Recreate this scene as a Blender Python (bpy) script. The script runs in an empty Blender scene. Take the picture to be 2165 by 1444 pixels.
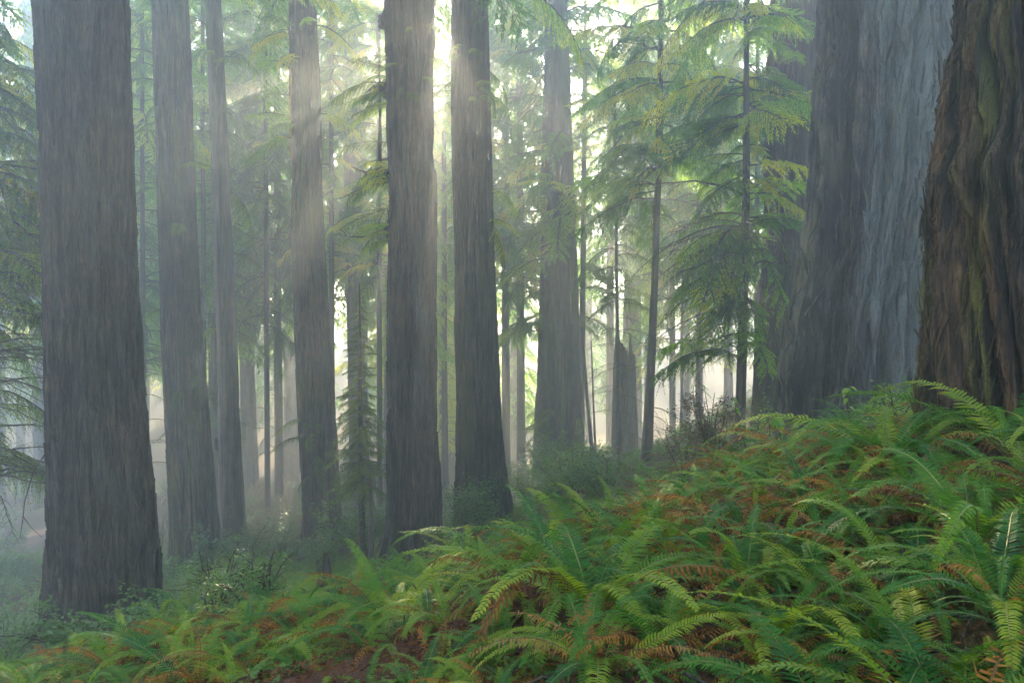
import bpy, math, random
import numpy as np
from mathutils import Vector, Matrix

sc = bpy.context.scene
R = math.radians
F = 1500.0                      # focal length in photograph pixels (2165 wide)

# ------------------------------------------------------------------ camera
cam = bpy.data.cameras.new('camera'); cam.sensor_width = 36.0; cam.lens = 36.0 * F / 2165.0
cam.clip_start = 0.05; cam.clip_end = 1000
camo = bpy.data.objects.new('camera', cam); sc.collection.objects.link(camo)
camo.location = (0, 0, 0); camo.rotation_euler = (R(90), 0, 0)
sc.camera = camo

# ------------------------------------------------------------------ sky, sun, exposure
SUN_EL, SUN_AZ = R(24.0), R(-5.5)         # azimuth from +Y, clockwise positive
w = bpy.data.worlds.new('World'); sc.world = w; w.use_nodes = True
nt = w.node_tree; nt.nodes.clear()
sky = nt.nodes.new('ShaderNodeTexSky'); sky.sky_type = 'NISHITA'; sky.sun_disc = False
sky.sun_elevation = SUN_EL; sky.sun_rotation = SUN_AZ
sky.air_density = 1.0; sky.dust_density = 0.7; sky.ozone_density = 1.0
bg = nt.nodes.new('ShaderNodeBackground'); bg.inputs[1].default_value = 0.15
wo = nt.nodes.new('ShaderNodeOutputWorld')
nt.links.new(sky.outputs[0], bg.inputs[0]); nt.links.new(bg.outputs[0], wo.inputs[0])
sun = bpy.data.lights.new('sun', 'SUN'); sun.energy = 5.0; sun.angle = R(0.5); sun.color = (1.0, 0.79, 0.49)
suno = bpy.data.objects.new('sun', sun); sc.collection.objects.link(suno)
sdir = Vector((math.sin(SUN_AZ) * math.cos(SUN_EL), math.cos(SUN_AZ) * math.cos(SUN_EL), math.sin(SUN_EL)))
suno.rotation_euler = sdir.to_track_quat('Z', 'Y').to_euler()
suno.location = (0, 0, 40)
vs = sc.view_settings; vs.view_transform = 'Standard'; vs.look = 'None'; vs.gamma = 1.0
vs.use_curve_mapping = False; vs.exposure = 3.35
cy = sc.cycles
cy.max_bounces = 6; cy.diffuse_bounces = 3; cy.glossy_bounces = 1; cy.transmission_bounces = 3
cy.volume_bounces = 2; cy.transparent_max_bounces = 4
cy.use_denoising = True; cy.caustics_reflective = False; cy.caustics_refractive = False
cy.sample_clamp_indirect = 4.0
HAZE_DENSITY = 0.0068; HAZE_G = 0.7

rng = np.random.default_rng(7); random.seed(7)

# ------------------------------------------------------------------ helpers
_perm = np.random.default_rng(3).integers(0, 2**31, 256)
def _hash(i, j, k, seed):
    h = (i.astype(np.int64) * 73856093) ^ (j.astype(np.int64) * 19349663) ^ (k.astype(np.int64) * 83492791) ^ (seed * 2654435761)
    h = (h ^ (h >> 13)) * 1274126177
    h = h & 0xffffffff
    return ((h ^ (h >> 16)) & 0xffff).astype(np.float64) / 65535.0 * 2 - 1
def noise3(x, y, z, seed=0):
    """smooth value noise, about -1..1"""
    x, y, z = np.broadcast_arrays(np.asarray(x, float), np.asarray(y, float), np.asarray(z, float))
    i, j, k = np.floor(x), np.floor(y), np.floor(z)
    u, v, t = x - i, y - j, z - k
    u = u*u*u*(u*(u*6-15)+10); v = v*v*v*(v*(v*6-15)+10); t = t*t*t*(t*(t*6-15)+10)
    r = 0
    for a in (0, 1):
        for b in (0, 1):
            for c in (0, 1):
                wgt = (u if a else 1-u) * (v if b else 1-v) * (t if c else 1-t)
                r = r + wgt * _hash(i+a, j+b, k+c, seed)
    return r
def fbm(x, y, z, oct=3, seed=0):
    r = 0; amp = 1; tot = 0
    for o in range(oct):
        f = 2.03**o
        r = r + amp * noise3(x*f, y*f, z*f, seed + o*17); tot += amp; amp *= 0.5
    return r / tot

def make_mesh(name, V, faces, mats=(), mat_idx=None, smooth=False, attrs=None):
    """faces: int array (n,3) or (n,4), or a list of such arrays"""
    if not isinstance(faces, (list, tuple)): faces = [faces]
    faces = [np.asarray(f, np.int32) for f in faces if len(f)]
    me = bpy.data.meshes.new(name)
    V = np.asarray(V, np.float32)
    me.vertices.add(len(V)); me.vertices.foreach_set('co', V.ravel())
    loops = np.concatenate([f.ravel() for f in faces])
    counts = np.concatenate([np.full(len(f), f.shape[1], np.int32) for f in faces])
    starts = np.concatenate([[0], np.cumsum(counts)[:-1]]).astype(np.int32)
    me.loops.add(len(loops)); me.loops.foreach_set('vertex_index', loops)
    me.polygons.add(len(counts)); me.polygons.foreach_set('loop_start', starts); me.polygons.foreach_set('loop_total', counts)
    if mat_idx is not None: me.polygons.foreach_set('material_index', np.asarray(mat_idx, np.int32))
    me.polygons.foreach_set('use_smooth', np.full(len(counts), smooth, bool))
    if attrs:
        for an, arr in attrs.items():
            at = me.attributes.new(an, 'FLOAT_COLOR', 'POINT')
            a4 = np.ones((len(V), 4), np.float32); a4[:, :3] = arr
            at.data.foreach_set('color', a4.ravel())
    me.update(calc_edges=True)
    for m in mats: me.materials.append(m)
    return me
def link(name, data, parent=None, loc=None, rot=None, scale=None):
    o = bpy.data.objects.new(name, data); sc.collection.objects.link(o)
    if parent is not None: o.parent = parent
    if loc is not None: o.location = loc
    if rot is not None: o.rotation_euler = rot
    if scale is not None: o.scale = (scale,)*3 if np.isscalar(scale) else scale
    return o
def tag(o, label=None, cat=None, group=None, kind=None):
    if label: o['label'] = label
    if cat: o['category'] = cat
    if group: o['group'] = group
    if kind: o['kind'] = kind
    return o

class Geo:
    """collects triangles / quads of several materials"""
    def __init__(s): s.V = []; s.n = 0; s.F3 = []; s.F4 = []; s.M3 = []; s.M4 = []
    def add(s, V, F, mat=0):
        V = np.asarray(V, float).reshape(-1, 3); F = np.asarray(F, int)
        s.V.append(V)
        (s.F3 if F.shape[1] == 3 else s.F4).append(F + s.n)
        (s.M3 if F.shape[1] == 3 else s.M4).append(np.full(len(F), mat))
        s.n += len(V)
    def tube(s, P, rad, sides=4, mat=0, cap=False):
        P = np.asarray(P, float); n = len(P); rad = np.broadcast_to(rad, (n,))
        T = np.gradient(P, axis=0); T /= np.linalg.norm(T, axis=1)[:, None] + 1e-9
        up = np.where(np.abs(T[:, 2:3]) > 0.9, np.array([[1., 0, 0]]), np.array([[0, 0, 1.]]))
        A = np.cross(T, up); A /= np.linalg.norm(A, axis=1)[:, None] + 1e-9
        B = np.cross(T, A)
        a = np.arange(sides) / sides * 2*np.pi
        V = P[:, None] + rad[:, None, None] * (np.cos(a)[None, :, None]*A[:, None] + np.sin(a)[None, :, None]*B[:, None])
        i = np.arange(n-1)[:, None]*sides; j = np.arange(sides)[None]; k = (j+1) % sides
        Fq = np.stack([i+j, i+k, i+sides+k, i+sides+j], -1).reshape(-1, 4)
        s.add(V.reshape(-1, 3), Fq, mat)
    def blades(s, base, d, side, L, W, mat=0, bend=None, nrm=None):
        """many leaf diamonds: base points, unit directions, unit side vectors, lengths, half widths"""
        n = len(base); L = np.broadcast_to(L, (n,))[:, None]; W = np.broadcast_to(W, (n,))[:, None]
        mid = base + d*L*0.42
        tip = base + d*L
        if bend is not None: tip = tip + bend
        V = np.stack([base, mid + side*W, tip, mid - side*W], 1).reshape(-1, 3)
        i = np.arange(n)[:, None]*4
        s.add(V, np.concatenate([i + np.array([[0, 1, 2]]), i + np.array([[0, 2, 3]])], 0), mat)
    def arrays(s):
        V = np.concatenate(s.V); fs = []; mi = []
        if s.F3: fs.append(np.concatenate(s.F3)); mi.append(np.concatenate(s.M3))
        if s.F4: fs.append(np.concatenate(s.F4)); mi.append(np.concatenate(s.M4))
        return V, fs, np.concatenate(mi)
    def mesh(s, name, mats, smooth=False):
        V, fs, mi = s.arrays()
        return make_mesh(name, V, fs, mats, mi, smooth)
def norm(a): return a / (np.linalg.norm(a, axis=-1, keepdims=True) + 1e-9)
def px(x, y, d):
    return ((x - 1082.5)/F*d, d, -(y - 722.0)/F*d)

# ------------------------------------------------------------------ materials
def newmat(name):
    m = bpy.data.materials.new(name); m.use_nodes = True; m.node_tree.nodes.clear()
    N = m.node_tree.nodes; L = m.node_tree.links
    out = N.new('ShaderNodeOutputMaterial')
    return m, N, L, out
def ramp(N, stops):
    r = N.new('ShaderNodeValToRGB'); e = r.color_ramp.elements
    e[0].position = stops[0][0]; e[0].color = (*stops[0][1], 1)
    e[1].position = stops[-1][0]; e[1].color = (*stops[-1][1], 1)
    for p, c in stops[1:-1]:
        x = e.new(p); x.color = (*c, 1)
    return r
def leaf_mat(name, cols, trans=0.4, rough=0.5, nscale=6.0, spec=0.3, tcol=None):
    """foliage: per-object hue variation + soft patches, front diffuse + translucent"""
    m, N, L, out = newmat(name)
    oi = N.new('ShaderNodeObjectInfo'); tc = N.new('ShaderNodeTexCoord')
    no = N.new('ShaderNodeTexNoise'); no.inputs['Scale'].default_value = nscale; no.inputs['Detail'].default_value = 2
    L.new(tc.outputs['Object'], no.inputs['Vector'])
    add = N.new('ShaderNodeMath'); add.operation = 'MULTIPLY_ADD'
    L.new(no.outputs[0], add.inputs[0]); add.inputs[1].default_value = 0.9
    sub = N.new('ShaderNodeMath'); sub.operation = 'MULTIPLY_ADD'; L.new(oi.outputs['Random'], sub.inputs[0]); sub.inputs[1].default_value = 0.95; sub.inputs[2].default_value = -0.42
    L.new(sub.outputs[0], add.inputs[2])
    k = len(cols); r = ramp(N, [(i/(k-1), c) for i, c in enumerate(cols)])
    L.new(add.outputs[0], r.inputs[0])
    p = N.new('ShaderNodeBsdfPrincipled'); p.inputs['Roughness'].default_value = rough; p.inputs['Specular IOR Level'].default_value = spec
    L.new(r.outputs[0], p.inputs['Base Color'])
    t = N.new('ShaderNodeBsdfTranslucent')
    mx = N.new('ShaderNodeMixRGB'); mx.blend_type = 'MULTIPLY'; mx.inputs[0].default_value = 1.0
    L.new(r.outputs[0], mx.inputs[1]); mx.inputs[2].default_value = (*(tcol or (1.7, 1.6, 0.7)), 1)
    L.new(mx.outputs[0], t.inputs[0])
    ms = N.new('ShaderNodeMixShader'); ms.inputs[0].default_value = trans
    L.new(p.outputs[0], ms.inputs[1]); L.new(t.outputs[0], ms.inputs[2]); L.new(ms.outputs[0], out.inputs[0])
    return m
def bark_mat(name, dark, light, lichen=(0.16, 0.20, 0.20), moss=(0.12, 0.14, 0.02), char=(0.02, 0.016, 0.015), rust=(0.20, 0.07, 0.025),
             vs=0.09, sc_=30, bump=0.6, spec=0.25):
    m, N, L, out = newmat(name)
    tc = N.new('ShaderNodeTexCoord'); mp = N.new('ShaderNodeMapping'); mp.inputs['Scale'].default_value = (1, 1, vs)
    L.new(tc.outputs['Object'], mp.inputs['Vector'])
    n1 = N.new('ShaderNodeTexNoise'); n1.inputs['Scale'].default_value = sc_; n1.inputs['Detail'].default_value = 6; n1.inputs['Roughness'].default_value = 0.65
    L.new(mp.outputs[0], n1.inputs['Vector'])
    n2 = N.new('ShaderNodeTexNoise'); n2.inputs['Scale'].default_value = 2.2; n2.inputs['Detail'].default_value = 4
    L.new(tc.outputs['Object'], n2.inputs['Vector'])
    r = ramp(N, [(0.38, dark), (0.62, light)]); L.new(n1.outputs[0], r.inputs[0])
    oi = N.new('ShaderNodeObjectInfo')
    hs = N.new('ShaderNodeMixRGB'); hs.blend_type = 'MULTIPLY'; hs.inputs[0].default_value = 1
    r2 = ramp(N, [(0.32, (0.6, 0.62, 0.66)), (0.5, (1.0, 0.96, 0.92)), (0.68, (1.45, 1.2, 0.98))]); L.new(n2.outputs[0], r2.inputs[0])
    L.new(r.outputs[0], hs.inputs[1]); L.new(r2.outputs[0], hs.inputs[2])
    at = N.new('ShaderNodeAttribute'); at.attribute_name = 'tint'
    sp = N.new('ShaderNodeSeparateColor'); L.new(at.outputs['Color'], sp.inputs[0])
    cur = hs.outputs[0]
    fine = N.new('ShaderNodeTexNoise'); fine.inputs['Scale'].default_value = 55; fine.inputs['Detail'].default_value = 3
    L.new(tc.outputs['Object'], fine.inputs['Vector'])
    rf = ramp(N, [(0.35, (0.25,)*3), (0.62, (1,)*3)]); L.new(fine.outputs[0], rf.inputs[0])
    for ch, col in (('Red', lichen), ('Green', moss), ('Blue', char)):
        mul = N.new('ShaderNodeMath'); mul.operation = 'MULTIPLY'; L.new(sp.outputs[ch], mul.inputs[0]); L.new(rf.outputs[0], mul.inputs[1])
        mx = N.new('ShaderNodeMixRGB'); L.new((sp.outputs[ch] if ch == 'Blue' else mul.outputs[0]), mx.inputs[0]); L.new(cur, mx.inputs[1]); mx.inputs[2].default_value = (*col, 1)
        cur = mx.outputs[0]
    p = N.new('ShaderNodeBsdfPrincipled'); p.inputs['Roughness'].default_value = 0.75; p.inputs['Specular IOR Level'].default_value = spec
    L.new(cur, p.inputs['Base Color'])
    b = N.new('ShaderNodeBump'); b.inputs['Strength'].default_value = bump; b.inputs['Distance'].default_value = 0.05
    L.new(n1.outputs[0], b.inputs['Height']); L.new(b.outputs[0], p.inputs['Normal'])
    L.new(p.outputs[0], out.inputs[0])
    return m
def plain_mat(name, c1, c2, scale=20, rough=0.8, vs=1.0):
    m, N, L, out = newmat(name)
    tc = N.new('ShaderNodeTexCoord'); mp = N.new('ShaderNodeMapping'); mp.inputs['Scale'].default_value = (1, 1, vs)
    L.new(tc.outputs['Object'], mp.inputs['Vector'])
    n = N.new('ShaderNodeTexNoise'); n.inputs['Scale'].default_value = scale; n.inputs['Detail'].default_value = 5
    L.new(mp.outputs[0], n.inputs['Vector'])
    r = ramp(N, [(0.32, c1), (0.68, c2)]); L.new(n.outputs[0], r.inputs[0])
    p = N.new('ShaderNodeBsdfPrincipled'); p.inputs['Roughness'].default_value = rough; p.inputs['Specular IOR Level'].default_value = 0.2
    L.new(r.outputs[0], p.inputs['Base Color'])
    b = N.new('ShaderNodeBump'); b.inputs['Strength'].default_value = 0.5; b.inputs['Distance'].default_value = 0.02
    L.new(n.outputs[0], b.inputs['Height']); L.new(b.outputs[0], p.inputs['Normal'])
    L.new(p.outputs[0], out.inputs[0])
    return m

M = {}
M['bark'] = bark_mat('redwood_bark', sc_=11, vs=0.07, bump=1.0, dark=(0.012, 0.010, 0.009), light=(0.085, 0.066, 0.055), lichen=(0.075, 0.095, 0.09), moss=(0.07, 0.08, 0.02))
M['bark_near'] = bark_mat('mossy_shaggy_bark', (0.015, 0.010, 0.007), (0.14, 0.092, 0.055), moss=(0.16, 0.155, 0.024), lichen=(0.20, 0.08, 0.028), vs=0.1, sc_=38, bump=0.9)
M['bark_grey'] = bark_mat('grey_lichen_bark', (0.03, 0.025, 0.024), (0.13, 0.115, 0.108), lichen=(0.175, 0.185, 0.178), moss=(0.17, 0.14, 0.06), vs=0.09, sc_=13, bump=1.0)
M['bark_red'] = bark_mat('brown_fibrous_bark', (0.024, 0.016, 0.013), (0.115, 0.08, 0.062), lichen=(0.10, 0.10, 0.10), vs=0.05, sc_=11, bump=1.0)
M['twig'] = plain_mat('dark_twig', (0.03, 0.022, 0.016), (0.09, 0.07, 0.05), 30)
M['deadwood'] = plain_mat('weathered_dead_wood', (0.04, 0.03, 0.025), (0.16, 0.12, 0.09), 14, vs=0.15)
M['needle'] = leaf_mat('conifer_needles', [(0.03, 0.09, 0.014), (0.06, 0.155, 0.016), (0.13, 0.24, 0.018), (0.31, 0.30, 0.02)], 0.68, nscale=1.3, tcol=(2.4, 2.3, 0.5))
M['needle_dark'] = leaf_mat('dark_conifer_needles', [(0.028, 0.075, 0.015), (0.06, 0.135, 0.018), (0.13, 0.20, 0.02)], 0.62, nscale=1.3)
M['fern'] = leaf_mat('fern_green', [(0.016, 0.085, 0.018), (0.042, 0.14, 0.010), (0.115, 0.20, 0.010), (0.25, 0.27, 0.015)], 0.4, 0.55, 5, 0.2, (1.4, 1.5, 0.6))
M['fern_dead'] = leaf_mat('fern_rust_brown', [(0.09, 0.035, 0.012), (0.22, 0.078, 0.014), (0.36, 0.14, 0.022), (0.23, 0.14, 0.055)], 0.3, 0.7, 7, 0.15, (1.5, 1.2, 0.7))
M['rachis'] = plain_mat('fern_stalk', (0.09, 0.11, 0.02), (0.16, 0.17, 0.04), 12, 0.5)
M['rachis_dead'] = plain_mat('dead_fern_stalk', (0.09, 0.04, 0.015), (0.18, 0.08, 0.03), 12)
M['shrub_leaf'] = leaf_mat('huckleberry_leaf', [(0.06, 0.125, 0.035), (0.10, 0.18, 0.04), (0.17, 0.23, 0.05)], 0.35, 0.45, 4, 0.35)
M['bright_leaf'] = leaf_mat('bright_green_leaf', [(0.07, 0.18, 0.02), (0.12, 0.24, 0.03), (0.2, 0.27, 0.04)], 0.5, 0.45, 3, 0.35)
M['purple_leaf'] = leaf_mat('dry_purple_brown_leaf', [(0.05, 0.035, 0.03), (0.09, 0.06, 0.05), (0.12, 0.09, 0.06)], 0.3, 0.6, 3, 0.2)
M['clover'] = leaf_mat('wood_sorrel_leaf', [(0.02, 0.09, 0.018), (0.04, 0.13, 0.02), (0.08, 0.17, 0.02)], 0.35, 0.5, 3, 0.3)
M['litter'] = leaf_mat('fallen_litter', [(0.03, 0.012, 0.006), (0.08, 0.03, 0.012), (0.17, 0.065, 0.02), (0.24, 0.13, 0.055)], 0.15, 0.8, 23, 0.15, (1.2, 1.1, 0.8))
M['straw'] = leaf_mat('dry_grass', [(0.16, 0.13, 0.06), (0.22, 0.18, 0.09), (0.14, 0.15, 0.06)], 0.35, 0.7, 2, 0.15, (1.2, 1.1, 0.8))

def ground_mat():
    m, N, L, out = newmat('forest_floor')
    tc = N.new('ShaderNodeTexCoord')
    a = N.new('ShaderNodeTexNoise'); a.inputs['Scale'].default_value = 14; a.inputs['Detail'].default_value = 8; a.inputs['Roughness'].default_value = 0.7
    b = N.new('ShaderNodeTexNoise'); b.inputs['Scale'].default_value = 0.7; b.inputs['Detail'].default_value = 4
    L.new(tc.outputs['Object'], a.inputs[0]); L.new(tc.outputs['Object'], b.inputs[0])
    r = ramp(N, [(0.3, (0.025, 0.014, 0.009)), (0.5, (0.07, 0.034, 0.02)), (0.7, (0.15, 0.075, 0.035))]); L.new(a.outputs[0], r.inputs[0])
    g = ramp(N, [(0.35, (0.03, 0.05, 0.015)), (0.7, (0.07, 0.09, 0.025))]); L.new(a.outputs[0], g.inputs[0])
    f = ramp(N, [(0.5, (0,)*3), (0.62, (0.8,)*3)]); L.new(b.outputs[0], f.inputs[0])
    mx = N.new('ShaderNodeMixRGB'); L.new(f.outputs[0], mx.inputs[0]); L.new(r.outputs[0], mx.inputs[1]); L.new(g.outputs[0], mx.inputs[2])
    p = N.new('ShaderNodeBsdfPrincipled'); p.inputs['Roughness'].default_value = 0.9; p.inputs['Specular IOR Level'].default_value = 0.15
    L.new(mx.outputs[0], p.inputs['Base Color'])
    bu = N.new('ShaderNodeBump'); bu.inputs['Strength'].default_value = 0.8; bu.inputs['Distance'].default_value = 0.04
    L.new(a.outputs[0], bu.inputs['Height']); L.new(bu.outputs[0], p.inputs['Normal'])
    L.new(p.outputs[0], out.inputs[0]); return m
M['ground'] = ground_mat()
M['path'] = plain_mat('reddish_duff_path', (0.022, 0.009, 0.006), (0.12, 0.042, 0.024), 60, 0.9)

# ------------------------------------------------------------------ terrain
ctrl = [(0, 0, -1.55), (-1.06, 3.6, -1.72), (-0.7, 3.2, -1.5), (0.36, 3.7, -1.42), (2, 3, -1.15), (3.4, 4.4, -1), (4.8, 6.5, -0.8),  # points, tree and shrub distances past the foreground scaled outward about the camera
        (2.8, 5.5, -1.0), (3.5, 7.2, -1.0), (0.2, 6.5, -2.15), (-0.3, 5.2, -1.95), (1.2, 7, -1.8), (2.2, 8.2, -1.7), (8.26, 16, -1.4), (10.35, 25.5, -2.4), (5.95, 13.93, -1.96), (3.03, 11.08, -2.45), (7.8, 24, -3.45), (5.85, 30, -4.95),
        (2.55, 45, -9.6), (-1.05, 27, -6.82), (-3.15, 22.5, -6.9), (-8.85, 33, -9.9), (-13.35, 30, -9.52), (-13.5, 34.5, -10.8), (-10.73, 16, -7.5),
        (-7.86, 16, -5.9), (-0.47, 8.53, -2.72), (-2.66, 10.2, -3.51), (-2.7, 6.5, -2.65), (-5.06, 7.75, -3.62), (-2.5, 2, -2.1), (1.39, 18.05, -4.44),
        (0.37, 12.95, -3.58), (-23.1, 33, -10.2), (-20.55, 60, -13.5), (0, 90, -13.5), (30, 90, -9), (-67.5, 90, -12), (-60, 30, -12),
        (20, 16, 3.33), (13, 4, 2.8), (37.5, 52.5, 4.5), (67.5, 90, 9), (53.99, 12, 10.8), (0, -16, -1.73), (-22.5, -18, -10.5),
        (22.5, -18, 6.75), (16.5, 33, -0.45), (12, 42, -4.5), (0, 135, 9), (-90, 135, 10), (95, 135, 16), (-60, 115, -4),
        (30, 110, -2), (-110, 60, 2)]
ctrl = np.array(ctrl, float)
ctrl[:, 2] -= 0.5*np.clip((ctrl[:, 1]-7)/5, 0, 1)*(ctrl[:, 0] < 3)      # the plants hide the lowest half metre of the trunks
def _phi(r2): return np.sqrt(r2 + 9.0)
def _fit():
    n = len(ctrl); D2 = ((ctrl[:, None, :2] - ctrl[None, :, :2])**2).sum(-1)
    A = np.zeros((n+3, n+3)); A[:n, :n] = -_phi(D2) + np.eye(n)*0.05
    P = np.c_[np.ones(n), ctrl[:, :2]]; A[:n, n:] = P; A[n:, :n] = P.T
    return np.linalg.solve(A, np.r_[ctrl[:, 2], 0, 0, 0])
_W = _fit()
def hz(x, y):
    x = np.atleast_1d(np.asarray(x, float)); y = np.atleast_1d(np.asarray(y, float))
    r = np.hypot(x, y - 15); k = np.minimum(1, 128/np.maximum(r, 1e-6)); xs = x*k; ys = 15 + (y-15)*k
    d2 = (xs[:, None]-ctrl[None, :, 0])**2 + (ys[:, None]-ctrl[None, :, 1])**2
    z = -_phi(d2) @ _W[:len(ctrl)] + _W[len(ctrl)] + _W[len(ctrl)+1]*xs + _W[len(ctrl)+2]*ys
    z = z + 0.10*noise3(x*0.9, y*0.9, 0.0, 5) + 0.05*noise3(x*2.3, y*2.3, 0.0, 6)
    return np.clip(z, -17, 18)
def h1(x, y): return float(hz(x, y)[0])

rad = np.concatenate([[0.0], np.geomspace(0.4, 150, 200)]); NA = 360
ang = np.arange(NA)/NA*2*np.pi
XX = (rad[1:, None]*np.cos(ang)).ravel(); YY = (rad[1:, None]*np.sin(ang)).ravel()
Z = hz(XX, YY)
rr = np.hypot(XX, YY)
Z = Z + np.where(rr < 25, 0.03*noise3(XX*7, YY*7, 0.3, 9) + 0.015*noise3(XX*17, YY*17, 0.3, 10), 0)
V = np.concatenate([[[0, 0, h1(0, 0)]], np.c_[XX, YY, Z]])
i = np.arange(len(rad)-2)[:, None]*NA + 1; j = np.arange(NA)[None]; k = (j+1) % NA
quads = np.stack([i+j, i+k, i+NA+k, i+NA+j], -1).reshape(-1, 4)
tris = np.stack([np.zeros(NA, int), 1+np.arange(NA), 1+(np.arange(NA)+1) % NA], -1)
ground = link('ground', make_mesh('ground', V, [quads[:, ::-1], tris[:, ::-1]], [M['ground']], smooth=True)); tag(ground, 'brown forest floor of duff and soil sloping down to the left', 'ground', kind='structure')

PATH = np.array([(-5.2, -2.0), (-3.6, 0.2), (-2.4, 1.6), (-1.45, 2.6), (-0.95, 3.15), (-0.55, 3.65), (-0.12, 4.3), (0.3, 5.2), (0.7, 6.3), (0.9, 7.6)])
def path_dist(x, y):
    best = np.full(np.shape(x), 1e9)
    for a, b in zip(PATH[:-1], PATH[1:]):
        ab = b - a; t = np.clip(((x-a[0])*ab[0] + (y-a[1])*ab[1])/(ab@ab), 0, 1)
        best = np.minimum(best, np.hypot(x-a[0]-t*ab[0], y-a[1]-t*ab[1]))
    return best
tt = np.linspace(0, len(PATH)-1, 160); pc = np.c_[np.interp(tt, np.arange(len(PATH)), PATH[:, 0]), np.interp(tt, np.arange(len(PATH)), PATH[:, 1])]
for _ in range(6): pc[1:-1] = (pc[:-2] + 2*pc[1:-1] + pc[2:])/4
tan = norm(np.gradient(pc, axis=0)); nor = np.c_[-tan[:, 1], tan[:, 0]]
cols = np.linspace(-1, 1, 17); wv = 0.32 + 0.05*noise3(tt*1.5, 0, 0, 3)
PX = pc[:, None, 0] + nor[:, None, 0]*cols[None]*wv[:, None]; PY = pc[:, None, 1] + nor[:, None, 1]*cols[None]*wv[:, None]
PZ = hz(PX.ravel(), PY.ravel()) + 0.075 - 0.06*np.abs(np.tile(cols, len(tt)))**3 + 0.02*noise3(PX.ravel()*9, PY.ravel()*9, 1, 4)
i = np.arange(len(tt)-1)[:, None]*17; j = np.arange(16)[None]
pq = np.stack([i+j, i+j+1, i+18+j, i+17+j], -1).reshape(-1, 4)
pth = link('path', make_mesh('path', np.c_[PX.ravel(), PY.ravel(), PZ], pq, [M['path']], smooth=True)); tag(pth, 'narrow reddish brown duff path between the ferns', 'path', kind='structure')

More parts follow.
